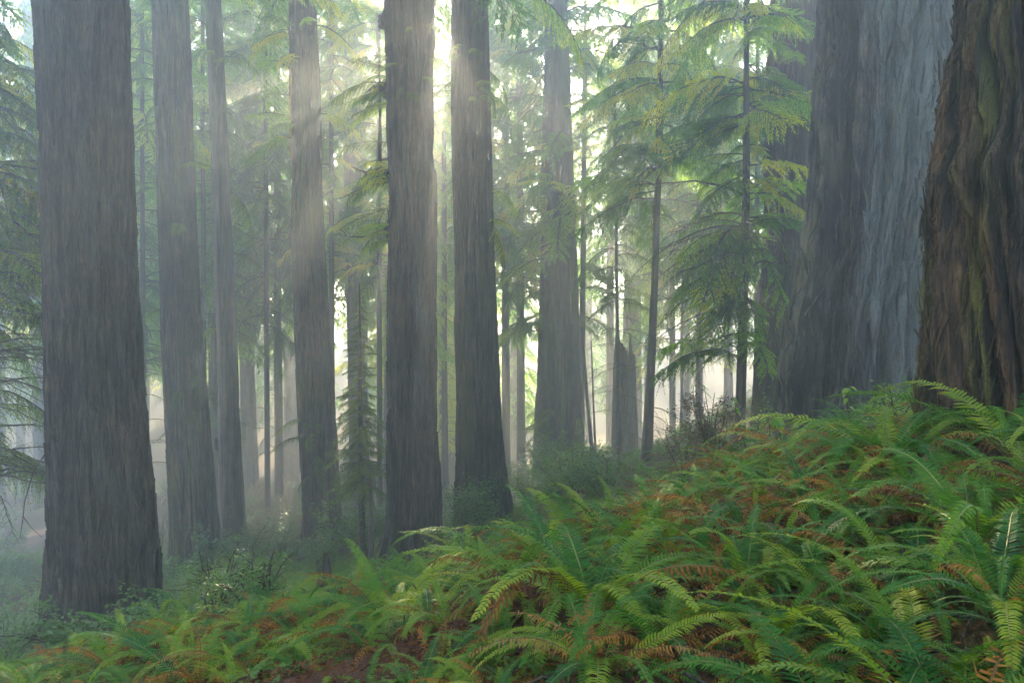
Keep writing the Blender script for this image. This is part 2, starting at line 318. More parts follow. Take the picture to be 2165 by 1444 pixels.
# ------------------------------------------------------------------ trunks
def trunk_mesh(name, rows, d, mat, nang=120, nz=260, ztop=41.0, amp=0.03, fx=7.0, fz=0.45, twist=0.0, lobes=0.06, fine=0.3, tint=None, extra=None, seed=1, jag=None, base=None, dense=0.6):
    """rows: (photo y, left x, right x) from top to bottom at distance d. Returns mesh in coordinates relative to base, base position, and sampling functions"""
    rows = np.array(rows, float)
    a1 = np.arctan((rows[:, 1]-1082.5)/F); a2 = np.arctan((rows[:, 2]-1082.5)/F); am = (a1+a2)/2
    z = -(rows[:, 0]-722)/F*d; cx = d*np.tan(am); r = d/np.cos(am)*np.sin((a2-a1)/2)
    o = np.argsort(z); z, cx, r = z[o], cx[o], r[o]
    if jag is None:
        # above the picture: keep lean and taper
        sl = (cx[-1]-cx[-2])/(z[-1]-z[-2]); hgt = ztop - z[-1]
        z = np.r_[z, z[-1]+hgt*0.5, ztop]; cx = np.r_[cx, cx[-1]+sl*0.4*hgt*0.5, cx[-1]+sl*0.3*hgt]; r = np.r_[r, r[-1]*0.84, r[-1]*0.6]
    zb = z[0]; bx, bz = cx[0], h1(cx[0], d)
    z = np.r_[min(zb, bz)-1.4, z]; cx = np.r_[cx[0], cx]; r = np.r_[r[0]*1.12, r]
    ztv = min(ztop, 740/F*d + 0.6) if jag is None else z[-1]
    zz = np.linspace(z[0], ztv, nz)
    if jag is None and ztv < ztop: zz = np.r_[zz, np.linspace(ztv, ztop, 40)[1:]]
    def smoothi(a):
        v = np.interp(zz, z, a); kk = max(1, nz//60)
        ker = np.hanning(2*kk+3)[1:-1]; ker /= ker.sum()
        return np.convolve(np.pad(v, kk, mode='edge'), ker, 'valid')
    C, Rr = smoothi(cx), smoothi(r)
    # more columns on the side that faces the path
    u = np.arange(nang)/nang*2*np.pi
    th = u + dense*0.6*np.sin(u); face = math.atan2(-d, -bx)
    th = th + face + np.pi      # dense where u=pi
    ct, st = np.cos(th), np.sin(th)
    ZZ, TH = np.meshgrid(zz, th, indexing='ij')
    RR = Rr[:, None]; Rm = float(np.median(r))
    tw = TH + twist*(ZZ) + 0.10*noise3(np.cos(TH)*1.5, np.sin(TH)*1.5, ZZ*0.5, seed+3)
    X, Y = np.cos(tw)*Rm, np.sin(tw)*Rm
    n1 = noise3(X*fx, Y*fx, ZZ*fz, seed); n2 = noise3(X*fx*2.3+9, Y*fx*2.3, ZZ*fz*2.0, seed+1)
    n3 = noise3(X*fx*0.35, Y*fx*0.35, ZZ*0.25, seed+2)
    furrow = -(np.clip(1-np.abs(n1)*3.2, 0, 1))*amp*1.9 - (np.clip(1-np.abs(n2)*3.0, 0, 1))*amp*0.8
    disp = furrow + n3*amp*0.9
    if fine: disp = disp + fine*amp*noise3(X*fx*5, Y*fx*5, ZZ*fz*9, seed+5)
    zb_h = np.clip((ZZ - min(zb, bz))/(Rm*3.0), 0, 10)
    lob = noise3(np.cos(TH)*1.6, np.sin(TH)*1.6, ZZ*0.12, seed+8)
    disp = disp + RR*(lobes*lob + 2.2*lobes*np.exp(-zb_h*1.6)*lob)
    if extra is not None: disp = disp + extra(TH-face, ZZ, X, Y, Rm)
    rad_ = RR + disp
    Vx = C[:, None] + rad_*np.cos(TH); Vy = d + rad_*np.sin(TH); Vz = ZZ.copy()
    if jag is not None:
        tj = jag(TH-face); Vz = np.minimum(Vz, tj); 
    V = np.stack([Vx-bx, Vy-d, Vz-bz], -1)
    nzr = len(zz)
    i = np.arange(nzr-1)[:, None]*nang; j = np.arange(nang)[None]; k = (j+1) % nang
    Fq = np.stack([i+j, i+k, i+nang+k, i+nang+j], -1).reshape(-1, 4)
    tn = np.zeros((V.size//3, 3), np.float32)
    if tint is not None:
        t = tint(TH-face, ZZ, X, Y, n1, n2, n3); tn = np.stack([np.clip(np.broadcast_to(q, ZZ.shape), 0, 1) for q in t], -1).reshape(-1, 3)
    me = make_mesh(name, V.reshape(-1, 3), Fq, [mat], smooth=True, attrs={'tint': tn})
    def surf(t, q):      # radius of the bark at angle t (relative to the facing side) and height q
        iz = np.clip(np.searchsorted(zz, q), 0, nzr-1); thm = np.mod(th - face, 2*np.pi); o_ = np.argsort(thm)
        it = o_[np.clip(np.searchsorted(thm[o_], np.mod(t, 2*np.pi)), 0, nang-1)]
        return rad_[iz, it], C[iz], face
    return me, Vector((bx, d, bz)), (lambda q: float(np.interp(q, zz, C))), (lambda q: float(np.interp(q, zz, Rr))), surf

TRUNKS = []   # (x, y, r) for keeping plants out
def tree(name, label, rows, d, mat, cat='tree', group=None, **kw):
    root = bpy.data.objects.new(name, None); sc.collection.objects.link(root)
    me, base, cxf, rf, surf = trunk_mesh('trunk', rows, d, mat, **kw)
    root.location = base; root.empty_display_size = 0.3
    trk = link('trunk', me, root)
    tag(root, label, cat, group)
    TRUNKS.append((base.x, base.y, max(rf(base.z+0.2), 0.05)))
    root_info = dict(trunk=trk, tint=kw.get('tint'), root=root, base=base, cx=cxf, r=rf, d=d, surf=surf)
    return root_info

def bark_strips(info, n, trange, zrange, lr, wr, lift, mat, lean=0.0, seed=0, name='bark_strips'):
    g = np.random.default_rng(seed); t0 = g.uniform(*trange, n); z0 = g.uniform(*zrange, n); ln = g.uniform(*lr, n)*g.uniform(0.4, 1, n); wd = g.uniform(*wr, n); le = lean + g.normal(0, 0.14, n)
    K = 4; V = []; lf0 = g.uniform(0, lift, n); lf1 = g.uniform(0, lift, n)*g.choice([0.3, 1, 1.8], n)
    for k in range(K):
        u = k/(K-1); z = z0 + ln*(u-0.5); r, C, face = info['surf'](t0 + le*ln*(u-0.5)/1.0, z); r0, C0, _ = info['surf'](t0, z0)
        r = 0.5*r + 0.5*r0 + lf0*(1-u)**2 + lf1*u**2 + 0.004; t = t0 + le*ln*(u-0.5) + face; w = wd*(0.25+0.75*math.sin(math.pi*(0.12+0.8*u)))/r
        for q, (a, b) in enumerate(((-1, 0), (0, 1), (1, 0), (0, -1.2))):
            tt_ = t + a*w*0.5; rr_ = r + b*wd*0.45
            V.append(np.stack([C + rr_*np.cos(tt_) - info['base'].x, rr_*np.sin(tt_) + info['d'] - info['base'].y, z - info['base'].z], -1))
    R0, _, face = info['surf'](t0, z0); Rm = float(np.median(R0))
    tn = np.zeros((n, 3))
    if info['tint'] is not None:
        t3 = info['tint'](t0, z0, np.cos(t0+face)*Rm, np.sin(t0+face)*Rm, 0*t0, 0*t0, 0*t0); tn = np.stack([np.broadcast_to(q, (n,)) for q in t3], -1)
    tn[:, 2] = np.clip(tn[:, 2] + (g.random(n) < 0.4)*g.uniform(0.2, 0.7, n), 0, 1); tn = np.clip(tn*g.uniform(0.5, 1.3, (n, 1)), 0, 1)
    V = np.stack(V, 1); i = np.arange(n)[:, None, None]*(4*K) + np.arange(K-1)[None, :, None]*4; j = np.arange(4)[None, None]; k = (j+1) % 4
    Fq = np.stack([i+j, i+k, i+4+k, i+4+j], -1).reshape(-1, 4)
    o = link(name, make_mesh(name, V.reshape(-1, 3), Fq, [mat], smooth=False, attrs={'tint': np.repeat(tn, 4*K, 0)}), info['trunk']); o['kind'] = 'stuff'; return o

def tint_std(lich=0.5, moss=0.25, seed=0):
    def f(t, z, X, Y, n1, n2, n3):
        a = np.clip(fbm(X*4, Y*4, z*0.8, 3, seed+40)*2.2 + lich - 0.5, 0, 1)*0.75
        g = np.clip(fbm(X*3, Y*3, z*0.35, 3, seed+50)*2.5 + moss - 0.6, 0, 1)*0.6
        return a, g, np.zeros_like(z)
    return f

t1 = tree('redwood_tree', 'thick dark redwood with leafy huckleberry shrub at its foot, greenish streaks on furrowed bark',
     [(0,66,272),(200,76,280),(400,82,286),(600,88,294),(800,94,304),(950,96,318),(1080,92,333),(1180,86,343),(1250,80,347),(1370,72,352)], 16, M['bark'],
     nang=260, nz=400, amp=0.062, fx=4.48, fz=0.34, twist=0.03, fine=0.35, seed=11,
     tint=lambda t, z, X, Y, a, b, c: (np.clip(fbm(X*5, Y*5, z*1.0, 3, 61)*2.4 - 0.1, 0, 1)*0.45, np.clip(fbm(X*2, Y*2, z*0.3, 3, 62)*2 - 0.5, 0, 1)*0.35, 0*z))
t2 = tree('redwood_tree', 'straight grey-brown redwood with a narrower redwood close behind it',
     [(0,323,396),(300,331,410),(500,336,417),(700,342,427),(900,350,443),(1050,357,455),(1195,362,468)], 30, M['bark_red'], nang=150, nz=260, amp=0.045, fx=5.52, fz=0.17, seed=21, tint=tint_std(0.3, 0.2, 2))
t3 = tree('redwood_tree', 'slim redwood with one dark burl on its side low down',
     [(0,432,468),(200,441,478),(400,448,486),(600,454,497),(800,459,505),(1000,462,513),(1190,463,526)], 34.5, M['bark_red'], nang=90, nz=220, amp=0.0232, fx=6.21, fz=0.21, seed=31, tint=tint_std(0.3, 0.3, 3))
t4 = tree('redwood_tree', 'fog-greyed redwood flaring at the foot with a bright orange split high on its bark',
     [(0,610,668),(250,614,677),(500,618,686),(700,624,695),(850,630,706),(1000,636,716),(1100,638,726),(1170,628,740)], 33, M['bark_red'], nang=150, nz=260, amp=0.045, fx=4.83, fz=0.21, seed=41, tint=tint_std(0.2, 0.2, 4))
t5 = tree('redwood_tree', 'pale fog-veiled redwood standing behind the small dark fir sapling',
     [(0,724,760),(300,726,763),(600,730,768),(900,736,775),(1080,738,792)], 54, M['bark_red'], nang=80, nz=160, amp=0.029, fx=4.14, fz=0.21, seed=51, tint=tint_std(0.5, 0.4, 5))
t6 = tree('redwood_tree', 'very dark redwood with knobby broken branch stubs and a swollen burl near the foot',
     [(0,813,918),(200,820,919),(500,821,919),(700,819,920),(850,820,921),(950,820,926),(1050,822,934),(1110,815,936),(1180,800,938)], 22.5, M['bark'], nang=190, nz=360, amp=0.055, fx=5.52, fz=0.28, seed=62,
     extra=lambda t, z, X, Y, Rm: 0.075*np.exp(-((z+4.2)/0.5)**2 - ((np.mod(t+np.pi, 2*np.pi)-np.pi-1.2)/0.5)**2)*(1+0.5*noise3(X*12, Y*12, z*12, 5)) + 0.06*np.exp(-((z+5.1)/0.45)**2 - ((np.mod(t+np.pi, 2*np.pi)-np.pi-0.8)/0.4)**2),
     tint=lambda t, z, X, Y, a, b, c: (np.clip(fbm(X*6, Y*6, z*1.2, 3, 71)*2 + 0.9*np.exp(-((np.mod(t+np.pi, 2*np.pi)-np.pi-0.45)/0.4)**2)-0.4, 0, 1)*0.6, np.clip(fbm(X*3, Y*3, z*0.4, 3, 72)*2-0.5, 0, 1)*0.3, 0*z))
t7 = tree('redwood_tree', 'dark clean-boled redwood with a rounded shrub growing against its foot',
     [(0,955,1030),(250,957,1036),(500,960,1044),(700,962,1050),(850,964,1058),(960,963,1068),(1040,962,1080),(1110,958,1094)], 27, M['bark'], nang=190, nz=340, amp=0.04, fx=6.21, fz=0.15, seed=72, tint=tint_std(0.15, 0.3, 7))
t8 = tree('redwood_tree', 'foggy redwood with shaggy bark, front one of a close pair',
     [(0,1163,1200),(200,1167,1207),(400,1170,1215),(600,1172,1222),(800,1174,1227),(1040,1164,1232)], 45, M['bark_red'], nang=100, nz=220, amp=0.0435, fx=3.45, fz=0.17, seed=81, tint=tint_std(0.4, 0.2, 8))
t8b = tree('redwood_tree', 'foggy leaning redwood, rear one of a close pair',
     [(0,1152,1185),(300,1146,1185),(500,1143,1182),(700,1138,1185),(900,1130,1185),(1050,1122,1190)], 48, M['bark_red'], nang=90, nz=180, amp=0.0435, fx=3.45, fz=0.17, seed=82, tint=tint_std(0.4, 0.2, 9))
t9 = tree('redwood_tree', 'pale bluish fogged redwood rising behind the hollow broken snag',
     [(0,1320,1352),(400,1320,1354),(700,1318,1356),(950,1314,1358)], 63, M['bark_red'], nang=70, nz=140, amp=0.0362, fx=3.45, fz=0.17, seed=91, tint=tint_std(0.5, 0.3, 10))
t10 = tree('slender_tree', 'thin pole-like trunk, bare low down, leaning slightly beside the broken snag',
     [(0,1392,1404),(300,1387,1401),(600,1376,1392),(800,1366,1385),(970,1354,1380)], 30, M['bark_red'], nang=40, nz=160, amp=0.0087, fx=8.28, fz=0.41, seed=101, tint=tint_std(0.4, 0.3, 11), ztop=33)
t11 = tree('slender_tree', 'thin dark straight trunk with wide feathery drooping branches',
     [(0,1573,1584),(400,1570,1586),(700,1560,1580),(930,1552,1576)], 24, M['bark'], nang=40, nz=180, amp=0.0087, fx=8.28, fz=0.55, seed=111, tint=tint_std(0.4, 0.3, 12), ztop=30)
t12 = tree('redwood_tree', 'reddish brown stringy-barked redwood partly hidden behind the grey giant',
     [(0,1632,1742),(300,1622,1745),(600,1612,1750),(850,1598,1760)], 25.5, M['bark_red'], nang=180, nz=280, amp=0.0725, fx=3.1, fz=0.11, fine=0.2, seed=121, lobes=0.1, tint=tint_std(0.3, 0.15, 13))

wrap = lambda a: np.mod(a+np.pi, 2*np.pi)-np.pi
def giant_extra(t, z, X, Y, Rm):
    t = wrap(t)
    ridge = 0.0
    cre = -0.42*np.exp(-((t-0.42-0.02*z)/0.10)**2)*np.clip(0.9-(z-1.6)*0.12, 0, 1)                # deep crevice between two lobes
    cre2 = -0.24*np.exp(-((t+0.42+0.02*z)/0.16)**2)*np.clip(0.2+(z+2)*0.4, 0, 1)               # dark fluted strip
    fl = 0.14*np.sin(t*13 + 0.8*noise3(t*3, z*0.5, 0, 9))*np.clip(-t*1.6-0.1, 0, 1)
    burl = 0.16*np.exp(-((z-0.6)/0.27)**2-((t-0.12)/0.10)**2)*(1+0.5*noise3(X*7, Y*7, z*7, 3)) + 0.18*np.exp(-((z-5.0)/0.37)**2-((t-0.62)/0.10)**2)*(1+0.5*noise3(X*7, Y*7, z*7, 4))
    gash = -0.12*np.exp(-((z-0.07)/0.4)**2-((t-0.10)/0.07)**2)
    crack = -0.16*np.clip(1-np.abs(noise3(X*2.6, Y*2.6, z*0.22, 51))*5.5, 0, 1) - 0.08*np.clip(1-np.abs(noise3(X*6, Y*6, z*0.5, 52))*4.5, 0, 1)
    hollow = -0.35*np.exp(-((z+0.75)/0.5)**2-((t+0.02)/0.09)**2) - 0.3*np.exp(-((z+1.2)/0.5)**2-((t+0.45)/0.12)**2)
    return cre + cre2 + fl + burl + gash + crack + hollow + 0.03*fbm(X*6, Y*6, z*4, 3, 77)
def giant_tint(t, z, X, Y, a, b, c):
    t = wrap(t); q = t + 0.55*fbm(X*2.2, Y*2.2, z*0.45, 4, 88)
    lich = np.clip((q+0.22)*5, 0, 1)*np.clip(0.75+0.8*fbm(X*5, Y*5, z*2, 3, 89), 0, 1)
    warm = np.clip(-(q+0.55)*6, 0, 1)*0.6*np.clip(0.5+1.5*fbm(X*6, Y*6, z*0.5, 3, 90), 0, 1)
    char = np.clip(-(q+0.12)*7, 0, 1)*np.clip(0.55+1.6*fbm(X*3.5, Y*3.5, z*0.35, 3, 92), 0, 1)*0.85
    return lich*0.9, warm, char
t13 = tree('redwood_tree', 'huge grey lichen-crusted redwood with a deep vertical crevice and blackened streak',
     [(0,1738,2016),(200,1728,2008),(400,1714,2000),(550,1694,1995),(650,1668,1990),(750,1652,1990),(870,1636,2000)], 16, M['bark_grey'], nang=340, nz=400, amp=0.12, fx=2.21, fz=0.24, fine=0.6, seed=131, lobes=0.05, extra=giant_extra, tint=giant_tint)

def near_extra(t, z, X, Y, Rm):
    t = wrap(t); s = 0.15*z
    tw = t + 0.03*noise3(t*3, z*0.7, 0, 31) + 0.010*noise3(t*12, z*2.5, 0, 32)
    A, B = np.cos(tw+s)*Rm, np.sin(tw+s)*Rm
    n = noise3(A*2.4, B*2.4, z*0.25, 33); m_ = noise3(A*6+3, B*6, z*0.45, 34); f = noise3(A*15, B*15, z*0.9, 35); g = noise3(A*34, B*34, z*1.8, 36); h = noise3(A*5, B*5, z*2.2, 38)
    plate = np.floor((h+1)*2.5)/2.5*0.035            # plates broken off in steps
    return -0.24*np.clip(1-np.abs(n)*4.2, 0, 1)**0.8 + 0.13*n - 0.17*np.clip(1-np.abs(m_)*4.0, 0, 1)**0.8 + 0.03*m_ - 0.075*np.clip(1-np.abs(f)*3.2, 0, 1) - 0.03*np.clip(1-np.abs(g)*2.5, 0, 1) + plate
def near_tint(t, z, X, Y, a, b, c):
    t = wrap(t); s = 0.15*z
    A, B = np.cos(t+s)*1.0, np.sin(t+s)*1.0
    moss = np.clip(fbm(A*7, B*7, z*0.5, 3, 95)*3.2 - 0.35 + 0.35*np.clip(-t-0.1, -1, 1) + 0.2*np.clip(1-np.abs(z-0.6), 0, 1), 0, 1)*0.85
    rust = np.clip(fbm(A*8, B*8, z*0.5, 3, 96)*3.0 - 0.6 + 0.15*np.clip(z-1, -1, 2), 0, 1)*0.5
    return rust, moss, np.clip(fbm(A*13, B*13, z*0.6, 3, 97)*3.2-0.1, 0, 1)*0.85
t14 = tree('redwood_tree', 'nearby redwood with shaggy deeply furrowed brown bark streaked with yellow-green moss',
     [(0,2012,2350),(100,1997,2360),(200,1988,2370),(290,1980,2375),(330,1965,2380),(372,1936,2390),(450,1941,2400),(600,1944,2410),(750,1942,2420),(830,1936,2430),(920,1926,2450)], 6.5, M['bark_near'],
     nang=450, nz=430, amp=0.012, fx=14, fz=1.2, fine=0.5, seed=141, lobes=0.04, extra=near_extra, tint=near_tint, dense=0.9)
bark_strips(t14, 2600, (-1.75, 1.3), (-1.2, 4.2), (0.12, 0.7), (0.005, 0.022), 0.045, M['bark_near'], 0.16, 1)
bark_strips(t13, 2200, (-1.8, 1.5), (-2.0, 8.6), (0.3, 1.7), (0.02, 0.08), 0.025, M['bark_grey'], 0.0, 2)
bark_strips(t12, 1600, (-1.8, 1.6), (-2.6, 13), (0.8, 3.6), (0.03, 0.09), 0.04, M['bark_red'], 0.0, 3)
bark_strips(t1, 3000, (-1.8, 1.8), (-6.9, 8.6), (0.3, 1.6), (0.02, 0.06), 0.02, M['bark'], 0.03, 4)
bark_strips(t6, 1800, (-1.8, 1.8), (-7, 12), (0.3, 1.6), (0.02, 0.06), 0.02, M['bark'], 0.0, 5)
bark_strips(t7, 1500, (-1.8, 1.8), (-7, 14), (0.6, 3.0), (0.018, 0.05), 0.015, M['bark'], 0.0, 6)
bark_strips(t2, 1300, (-1.8, 1.8), (-9.5, 16), (0.6, 3.3), (0.02, 0.07), 0.018, M['bark_red'], 0.0, 7)
bark_strips(t4, 1300, (-1.8, 1.8), (-10, 17), (0.6, 3.3), (0.02, 0.07), 0.018, M['bark_red'], 0.0, 8)
M['orange_wood'] = plain_mat('split_orange_wood', (0.30, 0.10, 0.015), (0.62, 0.26, 0.04), 12, 0.7, 0.1)
bark_strips(t4, 70, (-1.55, -1.15), (8.2, 12.8), (0.4, 1.4), (0.03, 0.08), 0.05, M['orange_wood'], 0.0, 9, 'orange_split')
# paler trunks far off in the fog
f1 = tree('redwood_tree', 'beige sunlit far redwood in the bright gap, with sparse hanging twigs', [(0,490,515),(300,498,525),(700,505,535),(1060,510,550)], 67.5, M['bark_red'], nang=60, nz=120, amp=0.02, fx=5, fz=0.3, seed=151)
f2 = tree('redwood_tree', 'faint pale redwood half hidden by the flaring fog-greyed redwood', [(0,596,612),(500,598,616),(800,600,628),(1065,598,636)], 72, M['bark_red'], nang=60, nz=120, amp=0.02, fx=5, fz=0.3, seed=152)
f3 = tree('redwood_tree', 'pale far redwood beside the thick dark redwood, behind hanging sprays', [(0,46,68),(300,56,78),(600,64,86),(1100,72,104)], 60, M['bark_red'], nang=60, nz=120, amp=0.02, fx=5, fz=0.3, seed=153)

# ------------------------------------------------------------------ boughs
def bough(seed, L=3.0, ns=30, droop=0.35, dens=12, Ls=0.75, sprig=0.15, w=0.018, hang=0.25, limb=0.03, detail=True):
    g = np.random.default_rng(seed); G = Geo()
    n = 12; s = np.linspace(0, 1, n); up = g.uniform(0.0, 0.25)
    wob = np.cumsum(g.normal(0, 0.03, n)); ax = np.c_[s*L, wob*L*0.35, L*(up*s - (up+droop)*s**2) + np.cumsum(g.normal(0, 0.008, n))*L]
    G.tube(ax, limb*(1-s)**0.8+0.004, 4, 0)
    T = norm(np.gradient(ax, axis=0))
    b_, d_, s_, l_, w_ = [], [], [], [], []
    for q in range(ns):
        u = 0.12 + 0.88*(q+g.uniform(0, 0.9))/ns; u = min(u, 0.99)
        p = np.array([np.interp(u, s, ax[:, c]) for c in range(3)]); t = norm(np.array([np.interp(u, s, T[:, c]) for c in range(3)]))
        sd = 1 if q % 2 else -1
        lat = norm(np.cross(t, [0, 0, 1.]))*sd
        dr = norm(t*g.uniform(0.35, 0.9) + lat*g.uniform(0.6, 1.0) + np.array([0, 0, -1])*g.uniform(0.0, 0.5)*hang*3)
        ln = Ls*(1-0.55*u)*g.uniform(0.55, 1.15)*(0.5+min(u*3, 0.5))
        m = 6; v = np.linspace(0, 1, m)
        sec = p + dr*(v*ln)[:, None] + np.array([0, 0, -1])*(v**2*ln*hang*g.uniform(0.5, 1.5))[:, None] + np.cumsum(g.normal(0, 0.012, (m, 3)), 0)*ln
        G.tube(sec, 0.007*(1-v)+0.002, 3, 0)
        st = norm(np.gradient(sec, axis=0))
        k = max(3, int(dens*ln/Ls*1.2))
        vv = (np.arange(k)+g.uniform(0, 0.8, k))/k*0.9+0.1
        P = np.stack([np.interp(vv, v, sec[:, c]) for c in range(3)], -1); S = norm(np.stack([np.interp(vv, v, st[:, c]) for c in range(3)], -1))
        la = norm(np.cross(S, np.array([0, 0, 1.]) + g.normal(0, 0.25, (k, 3))))
        for sg in (-1, 1):
            D = norm(S*g.uniform(0.4, 1.0, (k, 1)) + la*sg*g.uniform(0.5, 1.0, (k, 1)) + np.array([0, 0, -1])*g.uniform(-0.1, 0.6, (k, 1)) + g.normal(0, 0.12, (k, 3)))
            sid = norm(np.cross(D, np.array([0, 0, 1.])+g.normal(0, 0.45, (k, 3))))
            b_.append(P); d_.append(D); s_.append(sid); l_.append(sprig*(1-0.4*vv)*g.uniform(0.6, 1.25, k)); w_.append(w*g.uniform(0.7, 1.3, k))
        b_.append(sec[-1:]); d_.append(st[-1:]); s_.append(norm(np.cross(st[-1:], [[0, 0, 1.]]))); l_.append([sprig]); w_.append([w])
    b_, d_, s_ = map(np.concatenate, (b_, d_, s_)); l_ = np.concatenate(l_); w_ = np.concatenate(w_)
    bend = np.c_[np.zeros((len(b_), 2)), -0.2*l_]
    G.blades(b_, d_, s_, l_, w_, 1, bend)
    return G
BOUGH = [bough(200+i, 3.0, 50, g_, 24, 1.0, 0.125, 0.018, h_).mesh('bough', [M['twig'], M['needle']]) for i, (g_, h_) in enumerate([(0.25, 0.3), (0.4, 0.4), (0.55, 0.5), (0.2, 0.25), (0.7, 0.6), (0.35, 0.4)])]
BOUGH_D = [bough(230+i, 3.0, 46, g_, 19, 0.9, 0.11, 0.014, h_).mesh('dark_bough', [M['twig'], M['needle_dark']]) for i, (g_, h_) in enumerate([(0.25, 0.3), (0.45, 0.45), (0.6, 0.6), (0.3, 0.2)])]
BOUGH_T = [bough(260+i, 3.0, 26, g_, 4, 0.75, 0.10, 0.010, h_).mesh('sparse_bough', [M['twig'], M['needle_dark']]) for i, (g_, h_) in enumerate([(0.3, 0.3), (0.5, 0.5), (0.15, 0.2)])]
BOUGH_S = [bough(280+i, 1.3, 26, g_, 10, 0.5, 0.13, 0.017, h_, 0.012).mesh('sapling_bough', [M['twig'], M['needle_dark']]) for i, (g_, h_) in enumerate([(0.3, 0.2), (0.45, 0.3), (0.2, 0.2)])]
SETS = {'s': BOUGH_S, 'g': BOUGH, 'd': BOUGH_D, 't': BOUGH_T}
def add_bough(info, z, az, s, kind='g', pitch=0.0, rr=None):
    root, base = info['root'], info['base']
    x = info['cx'](z); r = info['r'](z)*0.85
    loc = (x - base.x + math.cos(az)*r, info['d'] - base.y + math.sin(az)*r, z - base.z)
    me = random.choice(SETS[kind])
    o = link('branch', me, root, loc, (random.uniform(-0.6, 0.6), pitch + random.uniform(-0.3, 0.35), az), (s, s*random.choice((-1, 1)), s))
    return o
def boughs(info, n, py0, py1, s0, s1, kind='g', azs=(0, 2*math.pi), pitch=0.0):
    for i in range(n):
        z = -(random.uniform(py0, py1)-722)/F*info['d']
        add_bough(info, z, random.uniform(*azs), random.uniform(s0, s1)*1.45, kind, pitch)
def boughs_z(info, n, z0, z1, s0, s1, kind='g', pitch=0.0):
    for i in range(n):
        z = z0 + (z1-z0)*(i+random.random())/n; k = 1-0.5*(z-z0)/(z1-z0)
        add_bough(info, z, i*2.4+random.uniform(-0.5, 0.5), random.uniform(s0, s1)*k, kind, pitch)

PI = math.pi
for t_, n_, za, zb_ in ((t1, 28, 17, 39), (t2, 34, 16, 39), (t3, 30, 16, 39), (t4, 34, 16, 39), (t5, 40, 15, 39), (t6, 34, 12.5, 39), (t7, 34, 14, 39), (t8, 36, 18, 39), (t8b, 28, 18, 39), (t9, 36, 18, 39), (t12, 28, 18, 39), (t13, 22, 19, 39), (t14, 30, 14, 39)):
    boughs_z(t_, n_, za, zb_, 1.35, 2.4)
boughs(t2, 10, 60, 880, 0.25, 0.6, 'd', (PI, 2*PI))
boughs(t3, 10, 20, 700, 0.3, 0.7, 'd')
boughs(t4, 12, 0, 300, 0.3, 0.6, 'g', (PI*0.9, 2.1*PI)); boughs(t4, 10, 880, 1000, 0.2, 0.35, 'd', (PI, 2*PI))
boughs(t5, 44, -100, 620, 0.4, 0.9, 'g')
boughs(t6, 14, 60, 480, 0.2, 0.45, 'd', (PI*0.9, 1.3*PI)); boughs(t6, 10, 60, 230, 0.12, 0.28, 'd', (PI, 2*PI))
boughs(t7, 16, 40, 260, 0.15, 0.32, 'd', (PI, 2*PI)); boughs(t7, 8, 60, 600, 0.25, 0.45, 'g', (1.75*PI, 2.1*PI), 0.4)
boughs(t8, 37, -60, 560, 0.5, 1.0, 'g'); boughs(t8b, 27, -60, 750, 0.5, 1.0, 'g', (PI*0.6, 1.5*PI)); boughs(t8, 14, 850, 1000, 0.3, 0.6, 'd', (PI, 2*PI))
boughs(t9, 51, -60, 700, 0.6, 1.1, 'g')
boughs(t10, 58, -60, 420, 0.4, 0.9, 'g'); boughs(t10, 14, 420, 900, 0.2, 0.4, 't')
boughs(t11, 68, -100, 520, 0.35, 0.8, 'g'); boughs(t11, 44, 400, 760, 0.45, 0.85, 't', (0.75*PI, 1.6*PI)); boughs(t11, 20, 480, 760, 0.45, 0.8, 'g', (0.8*PI, 1.5*PI))
boughs(t12, 10, 60, 260, 0.25, 0.5, 'g', (PI, 1.9*PI)); boughs(t12, 8, 560, 800, 0.2, 0.5, 't', (PI, 1.7*PI))
boughs(f1, 44, -100, 700, 0.5, 1.1, 'd'); boughs(f2, 34, -100, 700, 0.5, 1.1, 'd'); boughs(f3, 44, -100, 600, 0.6, 1.1, 'g')

# understorey conifers with thin trunks
def thin_rows(xt, xb, yt, yb, wt, wb):
    ys = np.linspace(yt, yb, 5)
    return [(y, xt+(xb-xt)*k - (wt+(wb-wt)*k)/2, xt+(xb-xt)*k + (wt+(wb-wt)*k)/2) for y, k in zip(ys, np.linspace(0, 1, 5))]
def thin_tree(label, xt, xb, yb, d, wt, wb, seed, ztop, name='young_conifer', group=None, mat='bark'):
    return tree(name, label, thin_rows(xt, xb, 0, yb, wt, wb), d, M[mat], group=group, nang=24, nz=90, ztop=ztop, amp=0.004, fx=10, fz=1, fine=0, seed=seed)
def base_y(x, d):      # photo row where the ground is at that column and distance
    return 722 - h1((x-1082.5)/F*d, d)*F/d
u1 = thin_tree('young conifer with drooping dark sprays left of the thick dark redwood', -70, -60, base_y(-60, 20.22), 20.22, 14, 20, 301, 21)
boughs(u1, 40, 40, 1000, 0.45, 0.85, 'd', (-0.9, 0.9)); boughs(u1, 40, 0, 700, 0.4, 0.8, 'g', (-0.9, 0.9)); boughs(u1, 58, 480, 1020, 0.5, 0.85, 't', (-1.0, 0.9))
u2 = thin_tree('twiggy thin conifer between the thick dark redwood and the straight grey-brown redwood', 300, 303, base_y(303, 37.5), 37.5, 8, 14, 302, 24)
boughs(u2, 68, -50, 800, 0.35, 0.75, 'd'); boughs(u2, 58, 500, 1000, 0.3, 0.6, 't')
u3 = thin_tree('thin leafy conifer between the straight grey-brown redwood and the slim redwood', 428, 432, base_y(432, 46.5), 46.5, 8, 14, 303, 33)
boughs(u3, 85, -60, 900, 0.4, 0.85, 'd')
u4 = thin_tree('thin conifer with long hanging dark sprays in the bright gap', 560, 566, base_y(566, 49.5), 49.5, 8, 13, 304, 36)
